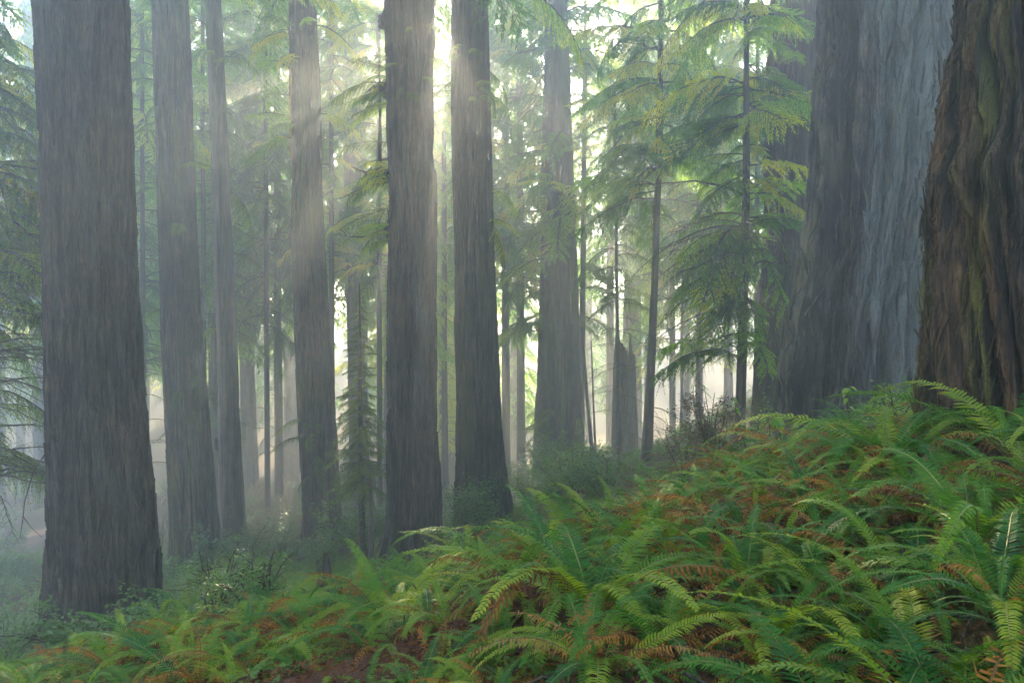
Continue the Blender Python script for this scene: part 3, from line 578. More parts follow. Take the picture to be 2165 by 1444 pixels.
boughs(u4, 92, -60, 720, 0.45, 1.0, 'd', pitch=0.25); boughs(u4, 27, 720, 960, 0.3, 0.5, 't')
u6 = thin_tree('thin conifer between the fog-greyed redwood and the pale redwood behind the sapling', 700, 702, base_y(702, 51), 51, 9, 13, 306, 33)
boughs(u6, 75, -60, 560, 0.4, 0.85, 'g')
u6b = thin_tree('thin conifer close behind the very dark redwood with knobby stubs', 800, 803, base_y(803, 45), 45, 9, 13, 316, 30)
boughs(u6b, 85, -60, 620, 0.35, 0.8, 'g')
u7 = thin_tree('leafy conifer beside the close pair of foggy redwoods', 1098, 1102, base_y(1102, 55.5), 55.5, 12, 18, 307, 39)
boughs(u7, 109, -80, 640, 0.6, 1.2, 'g')
u8 = thin_tree('dark many-branched thin conifer just behind the front redwood of the pair', 1238, 1228, base_y(1228, 49.5), 49.5, 8, 15, 308, 30)
boughs(u8, 68, 60, 420, 0.4, 0.8, 't'); boughs(u8, 44, 200, 700, 0.4, 0.8, 'd')
u11 = thin_tree('bright leafy conifer between the leaning pole trunk and the thin dark trunk', 1480, 1478, base_y(1478, 43.5), 43.5, 10, 16, 311, 33)
boughs(u11, 153, -80, 620, 0.55, 1.1, 'g')
u12 = thin_tree('sparse thin conifer standing just before the hollow snag', 1298, 1308, base_y(1308, 37.5), 37.5, 5, 9, 312, 13.5)
boughs(u12, 68, 420, 920, 0.25, 0.5, 't'); boughs(u12, 41, 150, 640, 0.35, 0.7, 'd')
u13 = thin_tree('leafy conifer between the thin dark trunk and the reddish brown redwood', 1602, 1600, base_y(1600, 36), 36, 8, 12, 313, 27)
boughs(u13, 102, -80, 620, 0.4, 0.8, 'g')
u14 = thin_tree('green conifer in the gap right behind the leaning pole trunk', 1420, 1422, base_y(1422, 54), 54, 9, 14, 314, 36)
boughs(u14, 119, -80, 760, 0.6, 1.1, 'g')
u15 = thin_tree('leafy conifer right behind the dark clean-boled redwood', 1040, 1042, base_y(1042, 60), 60, 9, 13, 315, 39)
boughs(u15, 102, -80, 560, 0.6, 1.1, 'g')
u16 = thin_tree('leafy conifer showing between the two dark redwoods', 938, 940, base_y(940, 57), 57, 9, 13, 317, 17)
boughs(u16, 44, 160, 560, 0.4, 0.8, 'g')
for t_, n_ in ((u2, 40), (u3, 44), (u4, 44), (u6, 40), (f1, 30), (f3, 30)): boughs(t_, n_, -80, 430, 0.5, 1.05, 'g')
boughs(t6, 9, 345, 400, 0.14, 0.3, 'g', (0.95*PI, 1.2*PI)); boughs(t6, 8, 470, 520, 0.14, 0.28, 'g', (0.95*PI, 1.2*PI)); boughs(t6, 7, 160, 230, 0.14, 0.3, 'g', (0.95*PI, 1.2*PI))
# fir sapling
sap = tree('fir_sapling', 'small dark pointed fir sapling before the pale fog-veiled redwood',
     [(610, 758.5, 761.5), (800, 757, 765), (1000, 758, 770), (1150, 759, 773)], 29.25, M['bark'], nang=20, nz=60, ztop=2.4, amp=0.002, fx=10, fz=1, fine=0, seed=320)
for i in range(130):
    k = (i+random.random())/130; py = 612 + k*430; z = -(py-722)/F*29.25
    add_bough(sap, z, i*2.399, (0.14+0.86*min(1, k*1.15))*random.uniform(0.7, 1.1), 's', -0.05)

# ------------------------------------------------------------------ far fog-veiled trees
def generic_trunk(seed):
    nz, na = 70, 24; zz = np.linspace(-1.5, 48, nz); th = np.arange(na)/na*2*np.pi; ZZ, TH = np.meshgrid(zz, th, indexing='ij')
    r = 0.7*(1-0.45*np.clip(zz/48, 0, 1)) + 0.14*np.exp(-np.clip(zz, 0, 99)/1.0); r = r[:, None]*(1+0.05*noise3(np.cos(TH)*4, np.sin(TH)*4, ZZ*0.3, seed))
    cx = 0.35*noise3(zz*0.06, 0, 0, seed+4)[:, None]-0.35*noise3(0.0, 0, 0, seed+4)
    V = np.stack([cx+r*np.cos(TH), r*np.sin(TH), ZZ], -1).reshape(-1, 3)
    i = np.arange(nz-1)[:, None]*na; j = np.arange(na)[None]; k = (j+1) % na
    return make_mesh('far_trunk', V, np.stack([i+j, i+k, i+na+k, i+na+j], -1).reshape(-1, 4), [M['bark_red']], smooth=True)
GT = [generic_trunk(400+i) for i in range(4)]
def crown_mesh(seed, nb, z0, z1, s0):
    g = np.random.default_rng(seed); G = Geo()
    tmp = [bough(seed*7+q, 4.2, 24, g.uniform(0.25, 0.6), 10, 1.5, 0.34, 0.055, 0.4, 0.04).arrays() for q in range(5)]
    for q in range(nb):
        V, fs, mi = tmp[q % 5]; k = (q+g.random())/nb; z = z0+(z1-z0)*k; a = q*2.4+g.uniform(-.4, .4); s = s0*(1-0.6*k)*g.uniform(0.6, 1.2)
        c, sn = math.cos(a), math.sin(a); W = V*s*np.array([1, g.choice([-1, 1]), 1])
        W = np.c_[W[:, 0]*c-W[:, 1]*sn, W[:, 0]*sn+W[:, 1]*c, W[:, 2]+z]
        n3 = len(fs[0]); G.add(W, fs[0], 1); 
        G.V.append(np.zeros((0, 3))); G.F4.append(fs[1] + G.n - len(W)); G.M4.append(np.zeros(len(fs[1]), int))
    return G.mesh('far_crown', [M['twig'], M['needle']])
CR = [crown_mesh(11, 84, 9, 46, 1.45), crown_mesh(12, 76, 14, 46, 1.4), crown_mesh(13, 100, 5, 46, 1.3), crown_mesh(14, 70, 18, 46, 1.6)]
far_kinds = ['tall slim tree trunk fading into the fog behind the nearer redwoods', 'tall leafy tree fading into the far fog']
g = np.random.default_rng(77); placed = []
tries = 0
while len(placed) < 50 and tries < 6000:
    tries += 1
    d = g.uniform(72, 140); x = g.uniform(-0.82, 0.82)*d
    if any((x-a)**2+(d-b)**2 < 4.2**2 for a, b in placed): continue
    pxx = x/d*F+1082.5
    if 905 < pxx < 958 and d < 100: continue
    placed.append((x, d))
    k = len(placed) % 2
    root = bpy.data.objects.new('distant_tree', None); sc.collection.objects.link(root); z = h1(x, d); root.location = (x, d, z); root.rotation_euler = (0, 0, g.uniform(0, 6.28))
    s = g.uniform(0.45, 1.5) if k == 0 else g.uniform(0.35, 0.8)
    zs = (43.0 - z)/48.0*g.uniform(0.86, 1.0)
    link('trunk', GT[int(g.integers(4))], root, scale=(s, s, zs))
    link('crown', CR[int(g.integers(4))] if k == 0 else CR[2], root, scale=(g.uniform(0.8, 1.15), g.uniform(0.8, 1.15), zs))
    tag(root, far_kinds[k], 'tree', ['slim trunks far off in the fog', 'leafy trees far off in the fog'][k])

g = np.random.default_rng(123); cnt = 0
while cnt < 14:
    d = g.uniform(47, 68); pxx = g.uniform(-60, 1150); x = (pxx-1082.5)/F*d
    if 880 < pxx < 990 or 500 < pxx < 790 or any((x-a)**2+(d-b)**2 < 3.6**2 for a, b in placed): continue
    placed.append((x, d)); cnt += 1; z = h1(x, d); zs = (42.0-z)/48.0*g.uniform(0.7, 1.0)
    root = bpy.data.objects.new('distant_tree', None); sc.collection.objects.link(root); root.location = (x, d, z); root.rotation_euler = (0, 0, g.uniform(0, 6.28)); s = g.uniform(0.3, 0.6)
    link('trunk', GT[cnt % 4], root, scale=(s, s, zs)); link('crown', CR[(1, 3)[cnt % 2]], root, scale=(g.uniform(0.7, 0.95),)*2 + (zs,))
    tag(root, far_kinds[1], 'tree', 'leafy trees far off in the fog')
for i, (pxx, d) in enumerate([(120, 58), (215, 64), (300, 56), (375, 66), (450, 60), (530, 64), (590, 58), (655, 67), (700, 60), (770, 66), (1010, 62), (1070, 58), (1290, 60), (1370, 66), (1450, 62), (1540, 56)]):
    x = (pxx-1082.5)/F*d; z = h1(x, d); zs = (43.0-z)/48.0
    root = bpy.data.objects.new('distant_tree', None); sc.collection.objects.link(root); root.location = (x, d, z); root.rotation_euler = (0, 0, i*1.7)
    link('trunk', GT[i % 4], root, scale=(0.5, 0.5, zs)); link('crown', CR[(1, 3)[i % 2]], root, scale=(1.0, 1.0, zs)); tag(root, far_kinds[0], 'tree', 'slim trunks far off in the fog')
for i, (pxx, d, top) in enumerate([(922, 84, 0.30), (945, 96, 0.30), (935, 70, 0.22), (915, 110, 0.34), (955, 118, 0.33), (932, 128, 0.45), (948, 104, 0.27), (926, 88, 0.50), (943, 84, 0.50), (952, 91, 0.50), (918, 80, 0.50)]):
    x = (pxx-1082.5)/F*d; z = h1(x, d); zs = min((top*d-z)/47.0, (43.0-z)/48.0)
    root = bpy.data.objects.new('distant_tree', None); sc.collection.objects.link(root); root.location = (x, d, z); root.rotation_euler = (0, 0, i*1.1)
    link('trunk', GT[i % 4], root, scale=(0.4, 0.4, zs)); link('crown', CR[2], root, scale=(0.8, 0.8, zs)); tag(root, far_kinds[1], 'tree', 'leafy trees far off in the fog')
# unseen redwoods added beside and behind the viewpoint to shade the near slope
for i, (x, y, sgm) in enumerate([(-15, 4, 1.5), (16, 8, 1.5), (-9, -9, 1.4), (10, -7, 1.7), (-26, 20, 1.4), (26, 24, 1.4), (0, -20, 1.5), (22, -2, 1.5), (-22, -6, 1.4), (-20, 12, 1.3)]):
    root = bpy.data.objects.new('shade_redwood', None); sc.collection.objects.link(root); z = h1(x, y); root.location = (x, y, z); root.rotation_euler = (0, 0, i*1.3); zs = (43.0-z)/48.0
    link('trunk', GT[i % 4], root, scale=(sgm, sgm, zs)); link('crown', CR[(i*3+1) % 4], root, scale=(1.25, 1.25, zs))
    TRUNKS.append((x, y, 1.0)); tag(root, 'tall out-of-view redwood added to shade the near fern slope', 'tree', 'unseen redwoods added for shade')

# ------------------------------------------------------------------ snag, stump, dead poles
snag = tree('broken_snag', 'hollow broken snag with a jagged splintered top in the fog',
     [(648,1306,1338),(750,1298,1344),(850,1295,1346),(950,1291,1350)], 42, M['deadwood'], 'snag', nang=90, nz=120, amp=0.02, fx=7, fz=0.3, seed=331, ztop=2.1,
     jag=lambda t: 1.27*np.interp(wrap(t), [-3.14, -2.4, -1.7, -1.5, -1.3, -1.0, -0.5, 0.1, 0.4, 0.55, 0.75, 0.95, 1.3, 1.6, 2.2, 3.14], [-0.4, 0.0, 0.9, 1.62, 1.3, -0.2, -1.8, -2.2, -1.2, -0.2, 0.3, -0.9, -1.4, -0.6, -0.9, -0.4]) + 0.25*noise3(t*7, 0, 0, 3))
def pole(label, x0, y0, x1, y1, d, w0, w1, name='dead_pole', group=None, mat='deadwood'):
    a = np.array(px(x0, y0, d)); zb = h1(px(x1, y1, d)[0], d); b = np.array([px(x1, y1, d)[0], d, zb-0.2]); n = 14; u = np.linspace(0, 1, n)
    P = b + (a-b)*u[:, None] + np.c_[0.03*noise3(u*4, 0, 0, int(x0)), 0.03*noise3(u*4, 5, 0, int(x0)), 0*u]
    G = Geo(); G.tube(P - np.array([b[0], d, zb]), (w1+(w0-w1)*u)/2/F*d, 7, 0)
    o = link(name, G.mesh(name, [M[mat]], True)); o.location = (b[0], d, zb); tag(o, label, 'dead tree', group); return o
pole('short broken dead pole standing beside the fir sapling', 783, 985, 787, 1155, 28.5, 4, 14)
pole('thin dead leaning pole by the foot of the foggy redwood pair', 1228, 690, 1258, 970, 36, 4, 11)
pole('second thinner dead pole by the foot of the foggy redwood pair', 1250, 720, 1262, 965, 37.5, 2.5, 6)
pole('thin bare pole between the two dark redwoods', 942, 640, 946, 1050, 51, 5, 9)
pole('thin upright dead stem behind the dry purple-brown shrub', 1442, 560, 1440, 930, 39, 4, 7)

# small rotten stump on the slope
def stump(x, y, d, h, r, label):
    zb = h1(px(x, y, d)[0], d); th = np.arange(28)/28*2*np.pi; zz = np.linspace(-0.2, h, 16); ZZ, TH = np.meshgrid(zz, th, indexing='ij')
    top = h*(0.45+0.55*np.clip(noise3(np.cos(TH)*2.2, np.sin(TH)*2.2, 0, int(x))*1.6+0.3, 0, 1))
    rr_ = r*(1.15-0.35*ZZ/h)*(1+0.25*noise3(np.cos(TH)*3, np.sin(TH)*3, ZZ*3, 4))
    V = np.stack([rr_*np.cos(TH), rr_*np.sin(TH), np.minimum(ZZ, top)], -1).reshape(-1, 3)
    i = np.arange(15)[:, None]*28; j = np.arange(28)[None]; k = (j+1) % 28
    o = link('rotten_stump', make_mesh('rotten_stump', V, np.stack([i+j, i+k, i+28+k, i+28+j], -1).reshape(-1, 4), [M['deadwood']], smooth=True, attrs={'tint': np.zeros((len(V), 3))}))
    o.location = (px(x, y, d)[0], d, zb); tag(o, label, 'stump')
stump(690, 1245, 11, 0.75, 0.12, 'small dark rotten stump among ferns on the lower slope')
stump(608, 1290, 8.6, 0.32, 0.06, 'tiny black broken stump poking out of the ferns')

# ------------------------------------------------------------------ ferns
def frond_geo(seed, L=1.0, pairs=38, e0=65, e1=-30, wmax=0.095, dead=False, lod=False):
    g = np.random.default_rng(seed); G = Geo()
    n = 18; s = np.linspace(0, 1, n); e = np.radians(e0 + (e1-e0)*s**g.uniform(0.8, 1.3)) + np.cumsum(g.normal(0, 0.02, n))
    yaw = np.cumsum(g.normal(0, 0.03, n)) + (s**2)*g.uniform(-0.3, 0.3)
    st = np.stack([np.cos(e)*np.cos(yaw), np.cos(e)*np.sin(yaw), np.sin(e)], -1)
    P = np.concatenate([[[0, 0, 0]], np.cumsum(st[:-1]+st[1:], 0)/2/(n-1)])*L
    ti = slice(None) if not lod else ([0, 4, 8, 12, 17] if pairs > 12 else [0, 8, 17])
    G.tube(P[ti], 0.0045*(1-0.8*s[ti])+0.0008, 3, 0)
    u = 0.14 + 0.86*np.linspace(0, 1, pairs)**0.96
    Q = np.stack([np.interp(u, s, P[:, c]) for c in range(3)], -1); T = norm(np.stack([np.interp(u, s, st[:, c]) for c in range(3)], -1))
    side = norm(np.cross(T, np.array([0, 0, 1.]) + 1e-3)); 
    roll = g.uniform(-0.25, 0.25); nrm = norm(np.cross(side, T)); side = norm(side*math.cos(roll) + nrm*math.sin(roll)); nrm = np.cross(side, T)
    prof = np.minimum(1, (u-0.08)/0.16)**0.6 * np.clip(1.02-u, 0, 1)**0.55 * 1.12
    plen = wmax*L**0.7*prof*g.uniform(0.9, 1.08, pairs) + 0.004; sp = 0.86*L/pairs
    for sg in (-1, 1):
        keep = g.random(pairs) > (0.22 if dead else 0.02)
        q, t, sd, nn, ln = Q[keep] + T[keep]*(sp*0.25*sg), T[keep], side[keep]*sg, nrm[keep], plen[keep]; m = len(q)
        ju = g.normal(0, 0.10 if not dead else 0.4, (m, 1))
        D = norm(sd + t*(0.22+u[keep][:, None]*0.35) + nn*(0.12 + ju) + (np.array([0, 0, -0.5]) if dead else 0))
        wv_ = norm(t - D*(t*D).sum(-1, keepdims=True)); wid = sp*(0.40 if not dead else 0.26)*(1.0 if not lod else 1.1)
        sag = nn*(-0.18*ln[:, None]) if not dead else np.array([0, 0, -1])*(0.45*ln[:, None]) + t*g.normal(0, 0.3, (m, 1))*ln[:, None]
        if lod:
            Vv = np.stack([q, q+D*ln[:, None]*0.4+wv_*wid, q+D*ln[:, None]+sag, q+D*ln[:, None]*0.4-wv_*wid], 1).reshape(-1, 3); i = np.arange(m)[:, None]*4
            G.add(Vv, np.concatenate([i+np.array([[0, 1, 2]]), i+np.array([[0, 2, 3]])]), 1)
        else:
            a = q + wv_*wid*0.75; b = q - wv_*wid*0.75; mid = q + D*ln[:, None]*0.5 + nn*0.03*ln[:, None]
            c_, d_ = mid + wv_*wid*0.9, mid - wv_*wid*0.9; tip = q + D*ln[:, None] + sag + t*ln[:, None]*0.10
            Vv = np.stack([a, b, c_, d_, tip], 1).reshape(-1, 3); i = np.arange(m)[:, None]*5
            G.add(Vv, np.concatenate([i+np.array([[0, 1, 3]]), i+np.array([[0, 3, 2]]), i+np.array([[2, 3, 4]])]), 1)
    return G
FR = []; FRD = []
for i in range(14):
    gg = np.random.default_rng(500+i)
    FR.append(frond_geo(520+i, gg.uniform(0.8, 1.15), int(gg.integers(42, 54)), gg.uniform(52, 84), gg.uniform(-80, -18), gg.uniform(0.068, 0.095)).mesh('frond', [M['rachis'], M['fern']]))
for i in range(6):
    gg = np.random.default_rng(560+i)
    FRD.append(frond_geo(580+i, gg.uniform(0.75, 1.1), 34, gg.uniform(45, 85), gg.uniform(-100, -20), 0.085, dead=True).mesh('dead_frond', [M['rachis_dead'], M['fern_dead']]))
def fern_lod(seed, nf=12, dead=0.2, pairs=20):
    g = np.random.default_rng(seed); G = Geo()
    for q in range(nf):
        dd = g.random() < dead
        V, fs, mi = frond_geo(seed*31+q, g.uniform(0.6, 1.1)*(0.8 if dd else 1), pairs, g.uniform(45, 82) if not dd else g.uniform(25, 60), g.uniform(-70, 0) if not dd else -85, 0.10, dead=dd, lod=True).arrays()
        a = q*6.283/nf*1.0 + g.uniform(-.35, .35); c, s = math.cos(a), math.sin(a)
        W = np.c_[V[:, 0]*c-V[:, 1]*s, V[:, 0]*s+V[:, 1]*c, V[:, 2]]
        n0 = G.n; G.V.append(W); G.n += len(W)
        n3 = len(fs[0]); G.F3.append(fs[0]+n0); G.M3.append(mi[:n3]+(2 if dd else 0)); G.F4.append(fs[1]+n0); G.M4.append(mi[n3:]+(2 if dd else 0))
    return G
FMATS = [M['rachis'], M['fern'], M['rachis_dead'], M['fern_dead']]
LODG = [fern_lod(600+i, 13, 0.08) for i in range(6)]; LODB = [fern_lod(620+i, 13, 0.6) for i in range(5)]
LODG_M = [q.mesh('fern', FMATS) for q in LODG]; LODB_M = [q.mesh('browning_fern', FMATS) for q in LODB]
FAR = [fern_lod(640+i, 8, 0.25, 9) for i in range(8)]

def brown_p(x, y):      # the dead bracken gathers on the upper right slope
    X = x/y*F+1082.5
    return np.clip(0.38 + 0.6*np.exp(-((X-1560)/360)**2) + 0.35*noise3(x*0.6, y*0.6, 0, 15), 0.02, 0.85)
spots = []
def try_spots(n, y0, y1, sep, key):
    g = np.random.default_rng(key); c = 0
    for _ in range(n):
        y = math.sqrt(g.uniform(y0*y0, y1*y1)); x = g.uniform(-0.80, 0.80)*y
        if path_dist(np.array([x]), np.array([y]))[0] < (0.36 if y < 3.7 else 0.03): continue
        if any((x-a)**2+(y-b)**2 < (r_+0.12)**2 for a, b, r_ in TRUNKS): continue
        if any((x-a)**2+(y-b)**2 < sep*sep for a, b in spots): continue
        z = h1(x, y)
        if 722 - (z+0.75)*F/y > 1500: continue
        if y < 2.7 and x < 0.9: continue
        spots.append((x, y)); c += 1
try_spots(5000, 2.0, 4.2, 0.27, 4); try_spots(6000, 4.0, 6.5, 0.37, 1); try_spots(6500, 6.5, 16, 0.50, 2); try_spots(8000, 16, 40, 0.66, 3)
spots.sort(key=lambda q: math.hypot(*q))
g = np.random.default_rng(99)
NEAR, INDIV = 200, 300
labels = [('green sword fern with arching fronds on the open near slope', 'green sword ferns on the near slope'), ('sword fern with rust-brown dead fronds among green ones on the open near slope', 'browning sword ferns on the near slope')]
labels2 = [('small-looking green fern in the dense cover farther down the slope', 'green ferns farther along the slope'), ('rust-brown withering fern in the dense cover farther along the slope', 'withered ferns farther along the slope')]
def make_fern(x, y, size, brown, label, group=None, nf=None, seed=0):
    z = h1(x, y); root = bpy.data.objects.new('sword_fern', None); sc.collection.objects.link(root); root.location = (x, y, z-0.02); root.empty_display_size = 0.1
    n = nf or int(g.integers(11, 17))
    nd = int(round(n*(g.uniform(0.5, 0.9) if brown else g.uniform(0, 0.2))))
    a0 = g.uniform(0, 6.28)
    for q in range(n + nd//2):
        dd = q < nd
        me = (FRD if dd else FR)[int(g.integers(6 if dd else 14))]
        az = a0 + q*2.399 + g.uniform(-.3, .3); s = size*g.uniform(0.75, 1.12)
        link('frond', me, root, (math.cos(az)*0.03, math.sin(az)*0.03, 0), (g.uniform(-.25, .25), g.uniform(-.22, .22), az), (s, s*g.choice([-1, 1]), s))
    tag(root, label, 'fern', group); return root
HERO = [(0.42, 3.75, 1.2, False, 'large sword fern spreading many long fronds right beside the path', 22),
        (3.0, 5.6, 1.3, False, 'tall upright fern clump on the mound before the grey giant redwood', 20),
        (3.75, 5.3, 1.25, False, 'fern with long fronds arching at the foot of the mossy near redwood', 15),
        (-6.6, 14.4, 1.3, False, 'bluish fern tucked against the foot of the thick dark redwood', 16),
        (2.35, 3.6, 1.2, False, 'broad fern with long pale green fronds below the mossy near redwood', 15)]
for x, y, s, b, lab, nf in HERO: make_fern(x, y, s, b, lab, None, nf)
far_pts = []
for i, (x, y) in enumerate(spots):
    if any((x-h[0])**2+(y-h[1])**2 < 0.45**2 for h in HERO): continue
    b = bool(g.random() < brown_p(x, y)); size = g.uniform(0.45, 1.0)*(1 - 0.28*float(np.clip((0.3-x)/1.5, 0, 1)*np.clip((11-y)/4, 0, 1)))
    if y < 3.7: size *= 0.55 if x < 0.25 else 0.9
    if i < NEAR:
        if path_dist(np.array([x]), np.array([y]))[0] < 0.85: lab = [('green sword fern leaning over the edge of the reddish path', 'green ferns edging the path'), ('half-withered rusty sword fern at the edge of the reddish path', 'rusty ferns edging the path')][int(b)]
        elif math.hypot(x-4.9, y-6.5) < 2.3: lab = [('green sword fern close to the foot of the mossy near redwood', 'green ferns round the mossy redwood'), ('rusty half-dead sword fern close to the foot of the mossy near redwood', 'rusty ferns round the mossy redwood')][int(b)]
        else: lab = labels[int(b)]
        make_fern(x, y, size*1.05, b, *lab)
    elif i < INDIV:
        me = (LODB_M if b else LODG_M)[int(g.integers(5))]
        o = link('sword_fern', me, None, (x, y, h1(x, y)-0.02), (g.uniform(-.1, .1), g.uniform(-.1, .1), g.uniform(0, 6.28)), size)
        tag(o, labels2[int(b)][0], 'fern', labels2[int(b)][1])
    else: far_pts.append((x, y, size*(1.0 if y < 16 else 1.4)))
def merge(geos, pts, name, mats, label, cat, zoff=0.0):
    G = Geo(); g = np.random.default_rng(5)
    for (x, y, s) in pts:
        V, fs, mi = geos[int(g.integers(len(geos)))]; a = g.uniform(0, 6.28); c, sn = math.cos(a)*s, math.sin(a)*s
        W = np.c_[V[:, 0]*c-V[:, 1]*sn + x, V[:, 0]*sn+V[:, 1]*c + y, V[:, 2]*s + h1(x, y) + zoff]
        n0 = G.n; G.V.append(W); G.n += len(W); p0 = 0
        for f in fs:
            (G.F3 if f.shape[1] == 3 else G.F4).append(f+n0); (G.M3 if f.shape[1] == 3 else G.M4).append(mi[p0:p0+len(f)]); p0 += len(f)
    o = link(name, G.mesh(name, mats)); tag(o, label, cat, kind='stuff'); return o
print('ferns', len(spots), 'far', len(far_pts))
if far_pts: merge([q.arrays() for q in FAR], far_pts, 'fern_cover', FMATS, 'mass of small ferns covering the lower forest floor', 'ferns')

# ------------------------------------------------------------------ shrubs
def shrub_geo(seed, h, wdt, nst, nleaf, leaf, droop=0.0, stemr=0.012):
    g = np.random.default_rng(seed); S, Lf = Geo(), Geo(); pts = []; dirs = []
    for q in range(nst):
        a = g.uniform(0, 6.28); out = g.uniform(0.2, 1.0)*wdt; u = np.linspace(0, 1, 7)
        P = np.c_[np.cos(a)*out*u**1.3, np.sin(a)*out*u**1.3, h*g.uniform(0.6, 1.0)*(u - droop*u**3)] + np.cumsum(g.normal(0, 0.03, (7, 3)), 0)*h; P[0] = (0, 0, -0.05)
        S.tube(P, stemr*(1-0.8*u)+0.002, 4, 0)
        for b in range(7):
            k = g.uniform(0.35, 0.95); p = np.array([np.interp(k, u, P[:, c]) for c in range(3)])
            dv = norm(np.array([math.cos(a), math.sin(a), 0.3])*0.6 + g.normal(0, 0.6, 3)*np.array([1, 1, 0.5])); ln = h*g.uniform(0.18, 0.42); v = np.linspace(0, 1, 4)
            Q = p + dv*(v*ln)[:, None] + np.cumsum(g.normal(0, 0.02, (4, 3)), 0)*h
            S.tube(Q, 0.004*(1-v)+0.0015, 3, 0)
            m = max(2, nleaf//(nst*7)); vv = g.uniform(0.15, 1.05, m)
            pts.append(np.stack([np.interp(vv, v, Q[:, c]) for c in range(3)], -1) + g.normal(0, leaf*0.7, (m, 3))); dirs.append(np.tile(dv, (m, 1)))
    P = np.concatenate(pts); D = norm(np.concatenate(dirs)*0.5 + g.normal(0, 0.7, (len(P), 3))*np.array([1, 1, 0.45]))
    sd = norm(np.cross(D, np.array([0, 0, 1.])+g.normal(0, 0.35, (len(P), 3))))
    ls = leaf*g.uniform(0.6, 1.3, len(P)); Lf.blades(P, D, sd, ls, ls*0.3, 0, np.c_[np.zeros((len(P), 2)), -0.15*ls])
    return S, Lf
def shrub(x, y, geo, leafm, label, scale=1.0, name='shrub', group=None, stemm='twig', rz=None):
    root = bpy.data.objects.new(name, None); sc.collection.objects.link(root); root.location = (x, y, h1(x, y)-0.02); root.scale = (scale,)*3; root.rotation_euler = (0, 0, random.uniform(0, 6.28) if rz is None else rz)
    link('stem', geo[0].mesh('stem', [M[stemm]]), root); link('foliage', geo[1].mesh('foliage', [M[leafm]]), root); tag(root, label, 'shrub', group); return root
def at(x, y, d): p = px(x, y, d); return p[0], p[1]
shrub(*at(215, 1330, 11.26), shrub_geo(701, 0.55, 0.85, 16, 3600, 0.05, 0.25), 'shrub_leaf', 'wide leafy huckleberry shrub at the foot of the thick dark redwood', 1.9)
shrub(*at(455, 1320, 10.55), shrub_geo(702, 0.85, 0.5, 8, 1300, 0.035), 'shrub_leaf', 'upright twiggy bush with fine leaves right of the thick dark redwood', 1.6)
shrub(*at(545, 1330, 9.85), shrub_geo(703, 0.55, 0.5, 9, 1500, 0.035), 'shrub_leaf', 'low rounded fine-leaved bush beside the upright twiggy bush', 1.7)
shrub(*at(1000, 1120, 24.45), shrub_geo(704, 1.2, 0.6, 14, 2600, 0.06), 'shrub_leaf', 'rounded dense bush against the foot of the clean-boled dark redwood', 2.0)
shrub(*at(1285, 1020, 24), shrub_geo(705, 1.0, 0.75, 10, 2200, 0.08), 'shrub_leaf', 'big-leaved green bush on the slope before the hollow snag', 1.7)
shrub(*at(1215, 1040, 25.5), shrub_geo(706, 1.3, 0.4, 8, 1500, 0.08), 'shrub_leaf', 'tall green bush before the foggy redwood pair', 1.7)
shrub(*at(1180, 1050, 34.5), shrub_geo(707, 2.0, 0.9, 12, 2600, 0.10), 'shrub_leaf', 'fog-dimmed tall bush at the foot of the redwood pair', 1.5)
shrub(*at(1110, 1070, 31.5), shrub_geo(708, 1.4, 0.6, 10, 1200, 0.08), 'shrub_leaf', 'slim bush just right of the clean-boled dark redwood', 1.5)
shrub(*at(1508, 925, 17.01), shrub_geo(709, 1.7, 0.35, 12, 2600, 0.06), 'purple_leaf', 'dry purple-brown upright shrub before the fog', 1.36)
shrub(*at(1450, 940, 19.12), shrub_geo(710, 1.2, 0.5, 12, 500, 0.04), 'purple_leaf', 'sparse brown twiggy shrub beside the purple-brown one', 1.42)
shrub(*at(1620, 880, 12.95), shrub_geo(711, 0.9, 0.35, 7, 420, 0.06), 'bright_leaf', 'bright yellow-green sprig bush between thin dark trunk and grey giant', 1.23)
shrub(*at(1900, 850, 7.9), shrub_geo(712, 0.6, 0.3, 8, 700, 0.05), 'bright_leaf', 'yellow-green bush in the gap between the grey giant and the mossy near redwood', 1.04)
gs = np.random.default_rng(31)
SG = [shrub_geo(720+i, 1.0, 0.7, 10, 1300, 0.075) for i in range(4)]
SGM = [(a.mesh('stem', [M['twig']]), b.mesh('foliage', [M['shrub_leaf']])) for a, b in SG]
n = 0
while n < 70:
    d = gs.uniform(28, 66); x = gs.uniform(-0.75, 0.12)*d
    if any((x-a)**2+(d-b)**2 < (r_+0.5)**2 for a, b, r_ in TRUNKS): continue
    q = SGM[n % 4]; root = bpy.data.objects.new('undergrowth_bush', None); sc.collection.objects.link(root); s = gs.uniform(1.0, 2.7)
    root.location = (x, d, h1(x, d)-0.03); root.rotation_euler = (0, 0, gs.uniform(0, 6.28)); root.scale = (s, s, s)
    link('stem', q[0], root); link('foliage', q[1], root)
    tag(root, 'fog-dimmed leafy bush on the low ground between the redwoods', 'shrub', 'bushes on the low foggy ground'); n += 1

for i in range(34):
    d = gs.uniform(18, 36); pxx = gs.uniform(-60, 95) if i < 20 else gs.uniform(350, 640); x = (pxx-1082.5)/F*d
    if any((x-a)**2+(d-b)**2 < (r_+0.4)**2 for a, b, r_ in TRUNKS): continue
    q = SGM[i % 4]; root = bpy.data.objects.new('undergrowth_bush', None); sc.collection.objects.link(root); s = gs.uniform(0.7, 1.5)
    root.location = (x, d, h1(x, d)-0.03); root.rotation_euler = (0, 0, gs.uniform(0, 6.28)); root.scale = (s, s, s)
    link('stem', q[0], root); link('foliage', q[1], root)
    tag(root, 'fog-dimmed leafy bush on the low ground between the redwoods', 'shrub', 'bushes on the low foggy ground')
